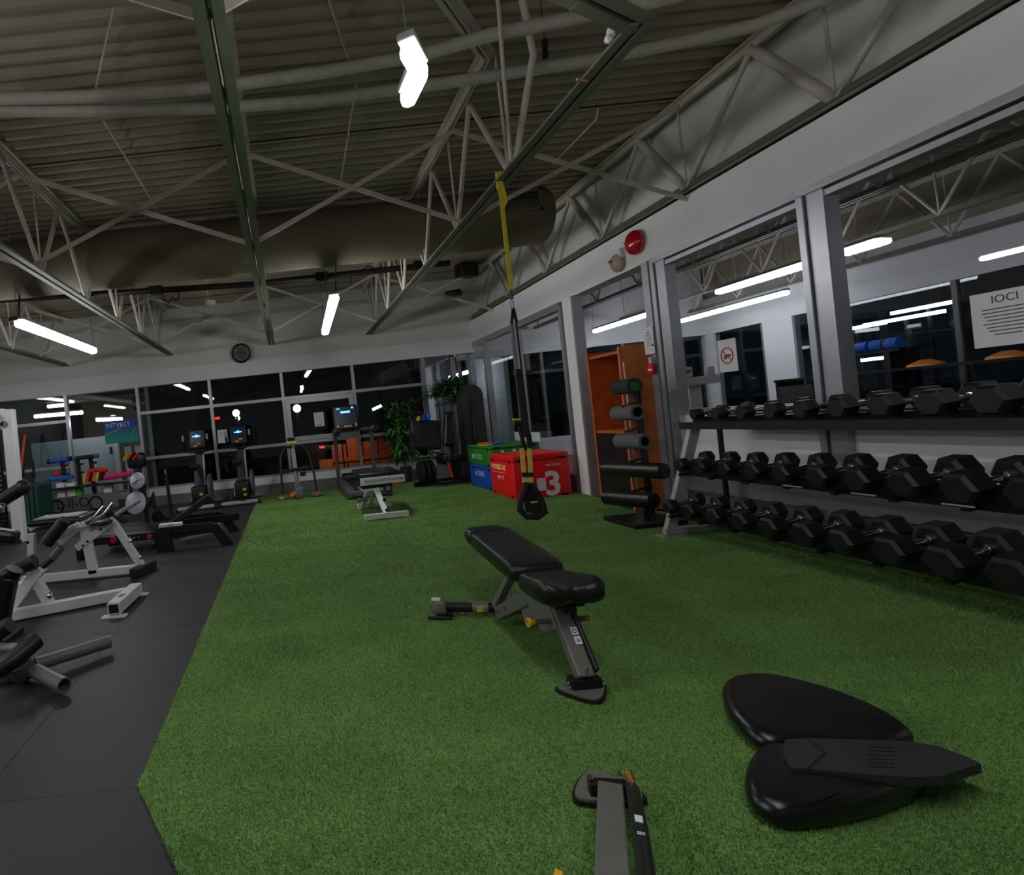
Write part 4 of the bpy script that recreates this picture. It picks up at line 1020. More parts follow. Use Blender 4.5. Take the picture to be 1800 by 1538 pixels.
def bike(x, y, zc, label):
    t = thing('exercise_bike', label, 'exercise bike', (x, y, 0), 'exercise bikes by the window')
    MB().tube([(x-.38, y-.35, .05), (x+.30, y-.30, .05)], .04, 12).build('front_foot', M_silverp, t)
    for sx_ in (-.38, .30): MB().cyl((x+sx_-.03, y-.345, .045), (x+sx_+.03, y-.34, .045), .045, 12).build('foot_cap', M_rubber, t)
    MB().tube([(x-.30, y+.65, .05), (x+.30, y+.65, .05)], .04, 12).build('rear_foot', M_silverp, t)
    MB().bar((x, y-.35, .08), (x, y+.65, .08), .1, .07).build('base_beam', M_black, t)
    MB().lohi((x-.13, y-.30, .10), (x+.13, y+.30, .42), .03, 3).build('drive_housing', M_black, t)
    w_ = MB().lathe([(.22, -.03), (.25, -.02), (.25, .02), (.22, .03)], (x+.18, y+.02, .36), Vector((1, 0, 0)), 24).build('flywheel_cover', M_tread, t)
    MB().lohi((x+.02, y-.305, .26), (x+.08, y-.301, .30)).build('yellow_label', M_yellow, t)
    MB().lohi((x+.02, y-.305, .17), (x+.08, y-.301, .20)).build('yellow_label', M_yellow, t)
    MB().bar((x-.01, y+.05, .40), (x, y+.28, 1.05), .12, .08, up=Vector((0, 1, 0)), bev=.01).build('mast', M_black, t)
    MB().bar((x+.085, y+.05, .35), (x+.075, y+.28, 1.05), .03, .05, up=Vector((0, 1, 0))).build('mast_trim', M_silverp, t)
    MB().bar((x-.02, y-.25, .42), (x-.02, y-.15, .75), .07, .06).build('seat_post', M_black, t)
    MB().pad(smooth_outline([(x-.14, y-.30), (x+.10, y-.30), (x+.05, y+.02), (x-.09, y+.02)], 2), .74, .07, .3, 4).build('saddle', M_leather, t)
    h = MB().tube([(x-.22, y-.05, zc-.02), (x-.22, y+.10, zc-.22), (x, y+.22, zc-.26), (x+.22, y+.10, zc-.22), (x+.22, y-.05, zc-.02)], .02, 10).build('handlebar', M_black, t)
    for sx_ in (-.22, .22): MB().tube([(x+sx_, y-.05, zc-.02), (x+sx_, y-.07, zc+.08)], .02, 8).build('grip_sensor', M_silverp, h)
    R2 = Matrix.Rotation(math.radians(-15), 3, 'X'); cc = V(x, y+.18, zc)
    cs = xform(MB().lohi((-.15, -.03, -.19), (.15, .03, .17), .025, 3), lambda p: R2 @ p + cc).build('console', M_black, t)
    xform(MB().lohi((-.12, -.034, -.06), (.12, -.031, .14)), lambda p: R2 @ p + cc).build('screen', M_screen, cs)
    xform(MB().lohi((-.08, -.037, .03), (.07, -.035, .05)).lohi((-.02, -.037, .02), (.02, -.035, .07)), lambda p: R2 @ p + cc).build('screen_digits', M_screenlit, cs)
    xform(MB().lohi((-.07, -.037, -.15), (.0, -.034, -.13)).lohi((.0, -.037, -.11), (.07, -.034, -.09)), lambda p: R2 @ p + cc).build('yellow_keys', M_yellow, cs)
    for sg in (-1, 1):
        MB().bar((x+.16*sg, y+.02, .36), (x+.16*sg, y-.10, .24+.1*sg), .02, .03).build('crank', M_silverp, t)
        MB().lohi((x+.16*sg-.05, y-.15, .21+.1*sg), (x+.16*sg+.05, y-.05, .25+.1*sg), .006).build('pedal', M_black, t)
bike(-1.70, 10.45, P(340, 772, y=10.6).z, 'black exercise bike with a glowing screen, left one of the pair by the window')
bike(-.93, 10.55, P(416, 764, y=10.7).z, 'black exercise bike with a glowing screen, right one nearer the turf')
# climber
t = thing('ski_trainer', 'slim black standing trainer with arched handles at the turf edge by the window', 'trainer', (.08, 10.5, .008))
xc, yc = .085, 10.6
MB().bar((xc, yc, .05), (xc-.03, yc+.12, 1.02), .08, .06, up=Vector((0, 1, 0)), bev=.01).build('column', M_silverp, t)
MB().lohi((xc-.13, yc-.02, .99), (xc+.06, yc+.14, 1.05), .015, 3).build('yellow_top', M_strap2, t)
MB().lohi((xc-.11, yc-.02, 1.05), (xc+.04, yc+.12, 1.11), .015).build('monitor', M_carbody, t)
for sg, xe in ((-1, -.30), (1, .33)):
    MB().tube([(xc+.04*sg, yc+.06, .93), (xc+.16*sg, yc, .95), (xc+.26*sg, yc-.1, .80), (xc+xe*.95, yc-.15, .45), (xc+xe, yc-.2, .10)], .022, 8).build('arm', M_black, t)
    MB().lohi((xc+xe-.10, yc-.33, .02), (xc+xe+.10, yc-.1, .08), .02, 3).build('pedal', M_tubeg, t)
    MB().bar((xc+xe-.05, yc-.34, .05), (xc+xe+.06, yc-.30, .05), .03, .05).build('orange_tip', M_orange if sg > 0 else M_strap, t)
MB().bar((xc-.26, yc-.05, .50), (xc+.24, yc-.03, .53), .07, .06, bev=.01).build('cross_pad', M_black, t)
MB().tube([(xc-.02, yc-.04, .5), (xc+.02, yc-.1, .1)], .022, 8).build('strut', M_chrome, t)
MB().lohi((xc+.06, yc-.07, .38), (xc+.17, yc-.04, .46)).build('control_box', M_black, t)
MB().tube([(xc-.16, yc-.36, .06), (xc-.05, yc-.34, .12), (xc, yc-.30, .2)], .04, 8).build('orange_shoe', M_orange, t)
MB().lohi((xc-.07, yc-.38, .008), (xc+.10, yc-.05, .22), .04, 3).build('hub_box', M_tubeg, t)
# ----- small pail and mats between the bikes
t = thing('wipe_pail', 'small green pail of wipes on the floor between the bikes', 'pail', (-1.20, 11.0, 0))
MB().lathe([(.07, 0), (.085, .20), (.085, .21), (.06, .21)], (-1.20, 11.0, 0), Z, 18).build('pail_body', mat('teal_plastic', (70, 130, 110), .5), t)
MB().tube([(-1.10, 11.0, .17), (-1.09, 11.0, .1)], .014, 6).build('handle', M_paper, t)
MB().cyl((-1.2, 11, .21), (-1.2, 11, .23), .075, 14).build('lid', M_black, t)

# ------------------------------------------------------------------ white hyperextension bench on the turf
t = thing('white_flat_bench', 'white framed bench with a black pad seen end on, on the far turf', 'bench', (1.14, 7.8, .008))
for y_, xa, xb in ((7.28, .86, 1.43), (8.30, .90, 1.40)):
    MB().bar((xa, y_, .055), (xb, y_, .055), .06, .07, bev=.006).build('cross_foot', M_white, t)
    for xx in (xa+.03, xb-.03): MB().lohi((xx-.02, y_-.035, .008), (xx+.02, y_+.035, .022)).build('foot_cap', M_strap2, t)
zb = .50
MB().bar((1.15, 7.28, .07), (1.10, 7.62, .36), .07, .06, up=Vector((0, 1, 0)), bev=.005).build('front_leg', M_white, t)
for zz in (.12, .24): MB().cyl((1.16, 7.30+zz*.9-.1, zz), (1.16, 7.26+zz*.9-.1, zz), .022, 10).build('bolt_cap', M_black, t)
MB().bar((.97, 8.25, .06), (1.02, 7.72, .38), .06, .05, up=Vector((0, 1, 0)), bev=.005).build('rear_leg', M_white, t)
MB().bar((1.08, 8.25, .06), (1.10, 7.78, .38), .05, .05, up=Vector((0, 1, 0)), bev=.005).build('rear_leg', M_white, t)
MB().bar((.86, 7.95, .19), (1.02, 7.95, .20), .06, .05, bev=.01).build('step_tube', M_tubeg, t)
MB().lohi((.92, 7.60, .345), (1.22, 8.1, .375)).build('saddle_plate', M_white, t)
MB().lohi((.90, 7.62, .375), (1.36, 8.3, .44), .02, 3).build('under_frame', M_black, t)
bd = MB().lohi((.885, 7.50, .435), (1.475, 7.54, .53), .006).build('front_board', M_white, t)
MB().lohi((.885, 7.545, .52), (1.44, 8.5, .585), .02, 3).build('bench_pad', M_leather, t)
text('lettering', 'WY-C-LCOM', .042, (1.10, 7.498, .482), (1, 0, 0), (0, 0, 1), M_blackink, bd)
text('lettering', 'UR SE 2.0', .042, (1.32, 7.498, .484), (1, 0, 0), (0, 0, 1), M_blackink, bd)
for xx in (.96, 1.43): MB().cyl((xx, 7.499, .485), (xx, 7.496, .485), .012, 10).build('print_mark', M_blackink, bd)
MB().lathe([(.05, 0), (.055, .02), (.055, .09), (.05, .1)], (1.24, 7.60, .37), Vector((0, -1, 0)), 18).build('roller', M_black, t)
MB().cyl((1.24, 7.50, .37), (1.24, 7.495, .37), .035, 16).build('roller_cap', M_plate, t)
MB().bar((1.30, 7.55, .405), (1.41, 7.55, .41), .05, .05, bev=.01).build('orange_grip', M_orange, t)

# ------------------------------------------------------------------ dark machines in the far right corner
t = thing('leg_curl_machine', 'black seated machine with big dark pads and stacked discs by the corner', 'machine', (2.45, 10.2, .008))
xa = 2.40
MB().bar((xa-.25, 10.1, .06), (xa+.65, 10.5, .06), .07, .07).build('base_beam', M_black, t)
MB().bar((xa+.1, 9.9, .06), (xa+.7, 9.9, .06), .06, .06).build('front_beam', M_black, t)
xform(MB().lohi((-.27, -.05, -.27), (.27, .05, .27), .04, 3), lambda p: Matrix.Rotation(.12, 3, 'Y') @ (Matrix.Rotation(-.25, 3, 'X') @ p) + V(xa+.05, 10.2, .92)).build('big_pad', M_black, t)
xform(MB().lohi((-.10, -.06, -.32), (.10, .06, .32), .05, 3), lambda p: Matrix.Rotation(.2, 3, 'Y') @ (Matrix.Rotation(-.2, 3, 'X') @ p) + V(xa+.47, 10.15, .98)).build('backrest', M_leather, t)
MB().lohi((xa+.32, 9.85, .42), (xa+.66, 10.25, .52), .03, 3).build('seat_pad', M_leather, t)
MB().bar((xa+.5, 10.2, .08), (xa+.5, 10.2, .9), .06, .06).build('post', M_black, t)
for k in range(3):
    MB().lathe([(.05, 0), (.20, .005), (.205, .03), (.20, .055), (.05, .06)], (xa-.15+.09*k, 10.1, .27), Vector((1, .1, 0)), 26).build('weight_disc', M_rubber, t)
MB().tube([(xa-.25, 10.05, .55), (xa+.2, 10.05, .55)], .02, 8).build('chrome_bar', M_chrome, t)
for k in range(4): MB().ball((xa-.2+.11*k, 10.0, .56), .018, 8).build('chrome_knob', M_chrome, t)
MB().bar((xa+.36, 9.84, .15), (xa+.30, 9.84, .42), .02, .03).build('red_lever', M_red, t)
MB().tube([(xa+.4, 9.9, .06), (xa+.75, 9.95, .12), (xa+.95, 10.1, .25)], .022, 8).build('side_arm', M_black, t)
MB().bar((xa-.22, 9.98, .55), (xa-.22, 10.1, 1.0), .03, .03).build('side_post', M_black, t)
for k, (m_, dx) in enumerate(((M_strap, -.02), (M_blue, .05), (M_blue, .12))): pass
t2 = thing('towel_bundle', 'yellow and blue cloths lying over the top of the black machine', 'cloths', (xa+.1, 10.25, 1.19))
for k, (m_, dx) in enumerate(((M_strap, -.06), (M_blue, .03), (M_bluep, .12))):
    MB().tube([(xa+dx, 10.16, 1.20), (xa+dx+.03, 10.22, 1.235+.01*k), (xa+dx+.02, 10.30, 1.20)], .03, 8).build('cloth', m_, t2)
t = thing('weight_stack_tower', 'tall dark weight stack shroud with a rounded top beside the jump boxes', 'machine', (3.42, 10.5, .008))
pts = [(3.22, 10.4, .02)] + [(3.42-.20*math.cos(a), 10.4, 1.52+.22*math.sin(a)) for a in np.linspace(0, PI, 13)] + [(3.62, 10.4, .02)]
MB().prism(pts, (0, .35, 0)).build('shroud', mat('dark_brown_grey_shroud', (52, 48, 45), .5), t)
MB().bar((3.36, 10.39, .6), (3.36, 10.39, 1.45), .012, .05, up=Vector((0, 1, 0))).build('slot', M_black, t)
for k in range(9): MB().box((3.36+.004*k, 10.385, 1.36-.07*k), (.030, .006, .04)).build('print_block', M_tubeg, t)
MB().lohi((3.17, 10.3, .008), (3.66, 10.8, .06)).build('base', M_black, t)

# ------------------------------------------------------------------ plants
def plant(name, label, x, y, z0, zt, spread, nleaf, L, pot=(.10, .22), seed=1, palm=False):
    r = random.Random(seed)
    t = thing(name, label, 'plant', (x, y, z0))
    MB().lathe([(pot[0]*.75, 0), (pot[0], pot[1]), (pot[0]*.9, pot[1]), (pot[0]*.85, pot[1]-.03)], (x, y, z0), Z, 20).build('pot', M_pot, t)
    stems = []
    for k in range(5 if not palm else 4):
        a = r.random()*2*PI; b = V(x+.03*math.cos(a), y+.03*math.sin(a), z0+pot[1]-.04)
        e = V(x+spread*.4*math.cos(a), y+spread*.3*math.sin(a), z0+pot[1]+(zt-z0-pot[1])*(.55+.4*r.random()))
        m = b.lerp(e, .5)+V(.02, 0, .03); stems.append((b, m, e)); MB().tube([b, m, e], [.012, .009, .005], 6).build('stem', M_stem, t)
    q = MB()
    for k in range(nleaf):
        b, m, e = r.choice(stems); s = r.random()
        p = b.lerp(m, s*2) if s < .5 else m.lerp(e, s*2-1)
        if s < .22: continue
        a = r.random()*2*PI; el = r.uniform(-.5, .9); d = V(math.cos(a)*math.cos(el), .8*math.sin(a)*math.cos(el), math.sin(el)); l = L*r.uniform(.6, 1.25)
        st = p + d*r.random()*spread*.45
        if palm: st = e + d*.05; d = V(d.x, d.y, abs(d.z)*.5+.15).normalized(); l = L*r.uniform(.8, 1.3)
        sd = d.cross(Z).normalized()*l*(.16 if not palm else .05)
        dn = V(0, 0, -l*.28)
        a1, a2, a3 = st+d*l*.33+V(0, 0, l*.03), st+d*l*.68+dn*.35, st+d*l+dn
        q.add([st, a1-sd, a1+sd, a2-sd*.8, a2+sd*.8, a3], [(0, 1, 2), (1, 3, 4, 2), (3, 5, 4)])
    f = q.build('foliage', M_leaf, t); f['kind'] = 'stuff'
    return t
plant('potted_bush', 'tall leafy potted bush standing by the back window beside the treadmill', 2.22, 11.1, .008, P(688, 690, y=11.15).z, .55, 800, .19, (.12, .30), 3)
plant('potted_palm', 'dark feathery potted palm in the corner behind the black machine', 3.22, 11.2, .008, 1.80, .55, 620, .50, (.15, .35), 5, palm=True)

# ------------------------------------------------------------------ black rubber floor: white machines
def onto(a, c, y): return P(a, c, y=y)
# W1: incline row with chrome handles
y = 5.70
t = thing('incline_row_machine', 'white framed row machine with chrome bars and black rollers, rear one of two', 'machine', (-2.1, y, 0))
def wb(a, b, w=.06, h=.07, nm='frame_bar', m=M_white, par=None, ya=None, yb=None, bev=.005, up=Z):
    return MB().bar(onto(a[0], a[1], ya or y), onto(b[0], b[1], yb or y), w, h, up=up, bev=bev).build(nm, m, par or t)
A1, A2 = onto(40, 1026, y), onto(250, 1003, y); A1.z = A2.z = .055
MB().bar(A1, A2, .07, .075, bev=.005).build('base_beam', M_white, t)
c = V(A2.x+.02, y-.02, .05); MB().box(c, (.10, .36, .09), rz=-.3, bev=.012).build('rubber_foot', M_rubber, t)
MB().box(V(A1.x+.03, y, .035), (.07, .6, .06), bev=.008).build('rear_foot', M_white, t)
wb((165, 1008), (148, 925), .07, .09, 'upright', up=Vector((1, 0, 0)))
wb((250, 996), (199, 918), .06, .07, 'diagonal_strut', up=Vector((1, 0, 0)))
wb((135, 963), (201, 913), .065, .075, 'incline_beam', ya=y-.02, yb=y-.02)
wb((55, 1008), (56, 938), .07, .07, 'rear_post', ya=y+.25, yb=y+.25, up=Vector((1, 0, 0)))
wb((52, 930), (84, 910), .06, .06, 'rear_arm', ya=y+.25, yb=y+.25)
for a, c_ in ((149, 957), (157, 950), (180, 929), (165, 1017), (53, 952)):
    p_ = onto(a, c_, y); MB().cyl(p_+V(0, -.045, 0), p_+V(0, -.055, 0), .014, 10).build('bolt_cap', M_black, t)
for a, c_ in ((228, 949), (246, 978)):
    p_ = onto(a, c_, y); MB().ball(p_+V(.02, -.05, 0), .022, 10).build('chrome_knob', M_chrome, t)
# chest pad, wide at the left
pq = MB().lohi((-.30, -.22, -.035), (.30, .22, .035), .03, 3)
R_ = Matrix.Rotation(.02, 3, 'Y'); pc = onto(112, 912, 6.0)
xform(pq, lambda p: R_ @ p + pc).build('chest_pad', M_leather, t)
MB().box(pc+V(0, -.05, .042), (.46, .30, .012), rz=.0).build('pad_trim', M_silverp, t)
ro = MB().tube([onto(82, 955, y-.22), onto(112, 918, y-.22)], [.062, .062], 18).build('roller_pad', M_rubber, t)
MB().tube([onto(112, 918, y-.22), onto(112, 918, y-.22)+V(.02, 0, .02)], .05, 14).build('roller_cap', M_rubber, ro)
MB().tube([onto(105, 942, y-.1), onto(140, 922, y-.1)], .035, 8).build('adjust_arm', M_white, t)
wb((105, 955), (148, 920), .05, .06, 'adjust_beam', ya=y-.06, yb=y-.06)
MB().tube([onto(88, 985, y-.1), onto(108, 962, y-.1)], .04, 10).build('telescopic_tube', M_tubeg, t)
for (a, b) in (((145, 918), (182, 890)), ((162, 915), (198, 884))):
    MB().tube([onto(a[0], a[1], y+.05), onto((a[0]+b[0])/2+3, (a[1]+b[1])/2+4, y+.05), onto(b[0], b[1], y+.05)], .018, 10).build('chrome_handle', M_chrome, t)
MB().pad([tuple(q) for q in smooth_outline([(-2.05, 5.55), (-1.85, 5.5), (-1.80, 5.7), (-2.0, 5.75)], 2)], .535, .05, .3, 3).build('small_pad', M_leather, t)
MB().tube([onto(203, 905, y), onto(246, 879, y)], .022, 10).build('plate_bar', M_silverp, t)
MB().tube([onto(188, 897, y+.15), onto(222, 916, y+.15)], .03, 10).build('black_grip', M_black, t)
# silver plates on a small tree behind
t = thing('plate_tree', 'low stand carrying two bright silver weight plates behind the row machine', 'plate stand', (-2.15, 8.3, 0))
yy = 8.25
for a, c_, r_, nm in ((242, 845, .122, 'upper'), (239, 884, .165, 'lower')):
    p_ = onto(a, c_, yy)
    pl = MB().lathe([(.012, -.012), (r_*.93, -.012), (r_, -.006), (r_, .010), (r_*.93, .014), (r_*.3, .014), (.012, .02)], p_, Vector((-.25, -1, .25)), 30).build('weight_plate', M_plate, t)
    MB().cyl(p_+V(-.005, -.02, .005), p_+V(-.008, -.05, .01), .008, 8).build('peg', M_black, pl)
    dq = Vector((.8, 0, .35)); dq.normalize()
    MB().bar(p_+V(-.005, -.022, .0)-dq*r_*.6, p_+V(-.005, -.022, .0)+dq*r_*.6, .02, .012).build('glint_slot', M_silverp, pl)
MB().bar((-2.18, yy+.08, .03), (-2.18, yy+.08, P(240, 835, y=yy).z), .05, .05).build('post', M_black, t)
MB().lohi((-2.4, yy-.05, 0), (-1.85, yy+.25, .05), .01).build('base', M_black, t)
MB().tube([onto(262, 890, yy), onto(268, 868, yy), onto(272, 895, yy)], .03, 8).build('side_grip', M_black, t)
MB().lathe([(.03, -.03), (.12, -.03), (.13, 0), (.12, .03), (.03, .03)], (-2.0, yy+.12, .18), Vector((.4, 1, .2)), 26).build('black_plate', M_rubber, t)

# W2: front white machine
y = 4.62
t = thing('low_row_machine', 'white framed machine with a long base beam and flat cross foot, front one of two', 'machine', (-1.95, y, 0))
A1, A2 = P(10, 1083, z=.05), P(222, 1042, z=.05)
MB().bar(A1, A2, .085, .08, bev=.005).build('base_beam', M_white, t)
fa, fb = P(200, 1070, z=.065), P(240, 1034, z=.065)
dq = (fb-fa).normalized(); sq = dq.cross(Z)
ft = MB().bar(fa, fb, .10, .09, bev=.004).build('cross_foot', M_white, t)
MB().bar(fa-dq*.002, fa-dq*.006, .075, .065).build('open_end', M_black, ft)
for q_ in (fa, fb): MB().box(q_+V(0, 0, -.058), (.19, .07, .012), rz=math.atan2(sq.y, sq.x)).build('foot_flange', M_white, ft)
MB().box(fa.lerp(fb, .35)+V(0, 0, .047), (.04, .07, .004), rz=math.atan2(dq.y, dq.x)-PI/2).build('slot', M_tubeg, ft)
wb((14, 1076), (73, 996), .08, .09, 'diagonal_beam', up=Vector((1, 0, 0)))
wb((90, 1066), (64, 1020), .07, .075, 'strut', ya=y+.03, yb=y, up=Vector((1, 0, 0)))
wb((16, 1080), (22, 1062), .10, .10, 'corner_bracket', up=Vector((1, 0, 0)))
p_ = onto(86, 1044, y); MB().ball(p_+V(.03, -.06, 0), .028, 10).build('chrome_knob', M_chrome, t)
wb((55, 1032), (75, 1018), .04, .06, 'catch_plate', ya=y+.1, yb=y+.1)
MB().tube([onto(26, 1002, y-.05), onto(62, 986, y-.05)], [.06, .058], 16).build('roller_pad', M_rubber, t)
MB().tube([onto(70, 1000, y), onto(90, 982, y+.05)], .03, 10).build('telescopic_tube', M_black, t)
# black column machine cut by the left edge
y = 3.9
t = thing('black_press_machine', 'black machine arms and pads cut off by the left edge of the view', 'machine', (-2.25, 3.9, 0))
MB().tube([onto(-40, 905, y), onto(0, 882, y), onto(38, 858, y)], [.045, .045, .048], 14).build('lever_arm', M_black, t)
MB().ball(onto(40, 857, y), .055, 12).build('lever_end', M_rubber, t)
MB().bar(onto(-40, 935, y), onto(32, 945, y), .12, .09, bev=.03).build('side_pad', M_leather, t)
MB().bar(onto(-8, 1120, y), onto(14, 1008, y), .12, .14, up=Vector((1, 0, 0)), bev=.03).build('column_pad', M_leather, t)
MB().tube([onto(-20, 1030, y), onto(22, 1008, y), onto(26, 1000, y)], .06, 12).build('top_roll', M_leather, t)
bq = onto(-10, 1100, y); MB().bar(bq, V(bq.x-.02, y, .0), .08, .08).build('post', M_black, t)
MB().lohi((bq.x-.5, y-.3, 0), (bq.x+.05, y+.3, .04)).build('base', M_black, t)
MB().bar((bq.x-.15, y, .02), (bq.x-.2, y, 1.0), .08, .08).build('rear_post', M_black, t)
for a, c_ in ((5, 885), (3, 893)): MB().ball(onto(a, c_, y-.02), .025, 8).build('chrome_knob', M_chrome, t)
# grey tube machine
t = thing('grey_tube_machine', 'grey tubular machine foot with a black roller, near the left edge', 'machine', (-1.75, 3.3, 0))
MB().tube([P(62, 1168, z=.09), P(192, 1128, z=.07)], .038, 20).build('foot_tube', M_tubeg, t)
e_ = P(192, 1128, z=.07); MB().cyl(e_, e_+V(.012, .005, 0), .036, 18).build('tube_cap', M_silverp, t)
MB().pipe(P(64, 1180, z=.075), P(113, 1205, z=.055), .042, .034, 22).build('open_tube', M_tubeg, t)
MB().tube([P(36, 1190, z=.02), P(60, 1176, z=.07)], [.03, .045], 12).build('weld_knuckle', M_tubeg, t)
MB().tube([P(-10, 1180, z=.15), P(20, 1162, z=.18), P(66, 1124, z=.24)], [.05, .05, .05], 16).build('black_roller', M_black, t)
MB().tube([P(28, 1160, z=.15), P(40, 1180, z=.05)], [.07, .07], 18).build('collar_ring', M_tubeg, t)
MB().tube([P(-10, 1115, z=.25), P(18, 1098, z=.30)], .05, 14).build('grip_pad', M_rubber, t)
MB().bar(P(-20, 1150, z=.20), P(30, 1150, z=.16), .12, .10, bev=.01).build('hub_plate', M_tubeg, t)
MB().bar(P(-40, 1200, z=.03), P(50, 1178, z=.03), .08, .05).build('base_bar', M_tubeg, t)

# ------------------------------------------------------------------ long low reformer
y = 6.75
t = thing('long_low_reformer', 'long low black exercise frame with red and orange dots and a tilted board', 'exercise frame', (-1.7, 7.1, 0))
MB().bar((-2.58, y, .19), (-.95, y, .205), .05, .09, bev=.008).build('side_rail', M_black, t)
MB().bar((-2.3, y+.75, .19), (-.75, y+.75, .205), .05, .09, bev=.008).build('side_rail', M_black, t)
MB().lohi((-2.64, y-.04, 0), (-2.44, y+.06, .22), .02, 3).build('end_leg', M_black, t)
MB().lohi((-2.5, y+.70, 0), (-2.35, y+.80, .22), .02, 3).build('end_leg', M_black, t)
pp = [(-1.66, 0), (-1.70, .19), (-1.66, .27), (-1.60, .285), (-1.02, .285), (-.92, .25), (-.78, .03), (-.78, 0), (-.90, 0), (-1.01, .19), (-1.06, .215), (-1.46, .215), (-1.50, .19), (-1.48, 0)]
for yy in (y-.08, y+.78):
    MB().prism([(a, yy, b) for a, b in pp], (0, .09, 0)).build('end_arch', M_black, t)
MB().lohi((-1.62, y-.085, .285), (-1.35, y+.01, .325), .01).build('white_tag', M_whiteink, t)
text('lettering', 'LESE', .045, (-1.485, y-.087, .303), (1, 0, 0), (0, 0, 1), M_redink, t)
ch = MB(); ch.bar((-1.42, y+.1, .10), (-.98, y+.1, .14), .03, .03).build('chrome_rod', M_chrome, t)
for k in range(7):
    MB().tube([(-1.42+.065*k, y+.1, .10+.006*k), (-1.40+.065*k, y+.1, .17+.002*k)], .012, 6).build('spring', M_chrome, t)
for a, r_, m_ in ((199, .040, M_red), (228, .018, M_yellow), (236, .009, M_yellow), (244, .009, M_orange), (263, .030, M_orange)):
    p_ = P(a, 952 - (a-199)*.07, y=y-.03); MB().cyl((p_.x, y-.024, .195), (p_.x, y-.032, .195), r_, 18).build('side_dot', m_, t)
p_ = P(263, 945, y=y-.03); MB().cyl((p_.x, y-.033, .195), (p_.x, y-.035, .195), .016, 14).build('side_dot_core', M_red, t)
bdp = MB().bar((-1.55, y+.42, .26), (-1.03, y+.42, .56), .36, .075, bev=.01).build('tilted_board', M_black, t)
for k in range(3):
    for s_ in (-.12, .12):
        p_ = V(-1.45, y+.42+s_, .33).lerp(V(-1.1, y+.42+s_, .53), k/2); MB().ball(p_+V(-.012, 0, .022), .012, 6).build('board_stud', M_chrome, bdp)
MB().lohi((-2.4, y+.1, .19), (-1.75, y+.65, .24), .02, 3).build('carriage', M_leather, t)
MB().tube([(-.98, y+.02, .22), (-.93, y-.02, .26), (-.89, y-.02, .20)], .010, 6).build('hook', M_chrome, t)
# thin black upright by the bikes
t = thing('black_upright_stand', 'thin black upright stand with a silver tip left of the bikes', 'stand', (-2.12, 9.6, 0))
MB().bar((-2.09, 9.6, .02), (-2.12, 9.6, .75), .05, .05, bev=.006).build('post', M_black, t)
MB().cyl((-2.12, 9.6, .75), (-2.12, 9.6, .82), .02, 10).build('tip', M_chrome, t)
MB().lohi((-2.25, 9.35, 0), (-1.95, 9.85, .03)).build('base', M_black, t)

# ------------------------------------------------------------------ left back: roller rack, mats, white cable tower
yb_ = 10.9
def bx(a, c): return P(a, c, y=yb_)
t = thing('accessory_rack', 'black rack for rollers and bands standing before the left window', 'rack', (-3.9, yb_, 0))
for a in (107, 134, 158):
    p0_ = bx(a, 806); MB().bar((p0_.x, yb_+.1, .02), (p0_.x-.02, yb_+.1, p0_.z+.02), .10, .06, up=Vector((1, 0, 0))).build('post', M_black, t)
    for zz in (1.02, .86): MB().bar((p0_.x, yb_+.08, zz), (p0_.x+.14, yb_-.10, zz), .05, .04).build('hook_arm', M_black, t)
for zz, nm in ((.62, 'shelf'), (.08, 'bottom_shelf')):
    MB().lohi((-4.75, yb_-.2, zz-.04), (-3.05, yb_+.2, zz), .006).build(nm, M_black, t)
MB().lohi((-4.75, yb_-.215, .16), (-3.3, yb_-.20, .44)).build('front_panel', M_tubeg, t)
for xx in (-4.75, -3.05): MB().bar((xx, yb_-.18, 0), (xx, yb_-.18, .62), .05, .05).build('leg', M_black, t)
text('lettering', 'L-II-O', .26, (-4.15, yb_-.217, .30), (1, 0, 0), (0, 0, 1), M_blackink, t)
for xx in (-4.45, -3.72): MB().tube([(xx+.12*math.cos(a), yb_-.22, .27+.12*math.sin(a)) for a in np.linspace(0, 2*PI, 21)[:-1]], .018, 6, closed=True).build('ring_print', M_black, t)
def rod(name, label, a, b, r, m, cat='foam roller', y=None, tips=None):
    y = y or yb_-.05
    pa_, pb_ = P(a[0], a[1], y=y), P(b[0], b[1], y=y)
    t = thing(name, label, cat, (pa_+pb_)/2-V(0, 0, r), 'rollers and bands on the accessory rack')
    MB().tube([pa_, pa_.lerp(pb_, .02), pa_.lerp(pb_, .98), pb_], [r*.8, r, r, r*.8], 14).build('sleeve', m, t)
    if tips:
        for q, w in ((0, .12), (.88, 1)): MB().tube([pa_.lerp(pb_, q-.004), pa_.lerp(pb_, w+.004)], r*1.06, 14).build('grip_end', tips, t)
rod('weighted_bar', 'blue and black bar lying on the left of the rack top', (84, 812), (126, 806), .045, M_blue, 'bar', tips=M_black)
rod('weighted_bar', 'black bar with a blue tip lying on the right of the rack top', (128, 806), (173, 801), .04, M_black, 'bar', tips=M_bluep)
rod('foam_roller', 'knobbly blue roller on the left of the middle shelf', (82, 843), (129, 838), .045, M_bluep)
rod('foam_roller', 'glossy red roller on top of the striped band bundle', (155, 828), (190, 826), .045, M_red)
rod('foam_roller', 'bright pink roller on the right of the middle shelf', (183, 840), (231, 832), .05, M_pink)
c = bx(165, 838)
t = thing('band_bundle', 'folded orange, yellow and black bands on the middle shelf', 'bands', c-V(0, 0, .08))
for k, m_ in enumerate((M_strap, M_red, M_black, M_orange, M_yellow, M_black)):
    MB().bar(c+V(-.17+.06*k, 0, -.08), c+V(-.12+.06*k, 0, .08), .05, .2, up=Vector((0, 1, 0))).build('band', m_, t)
c = bx(100, 833)
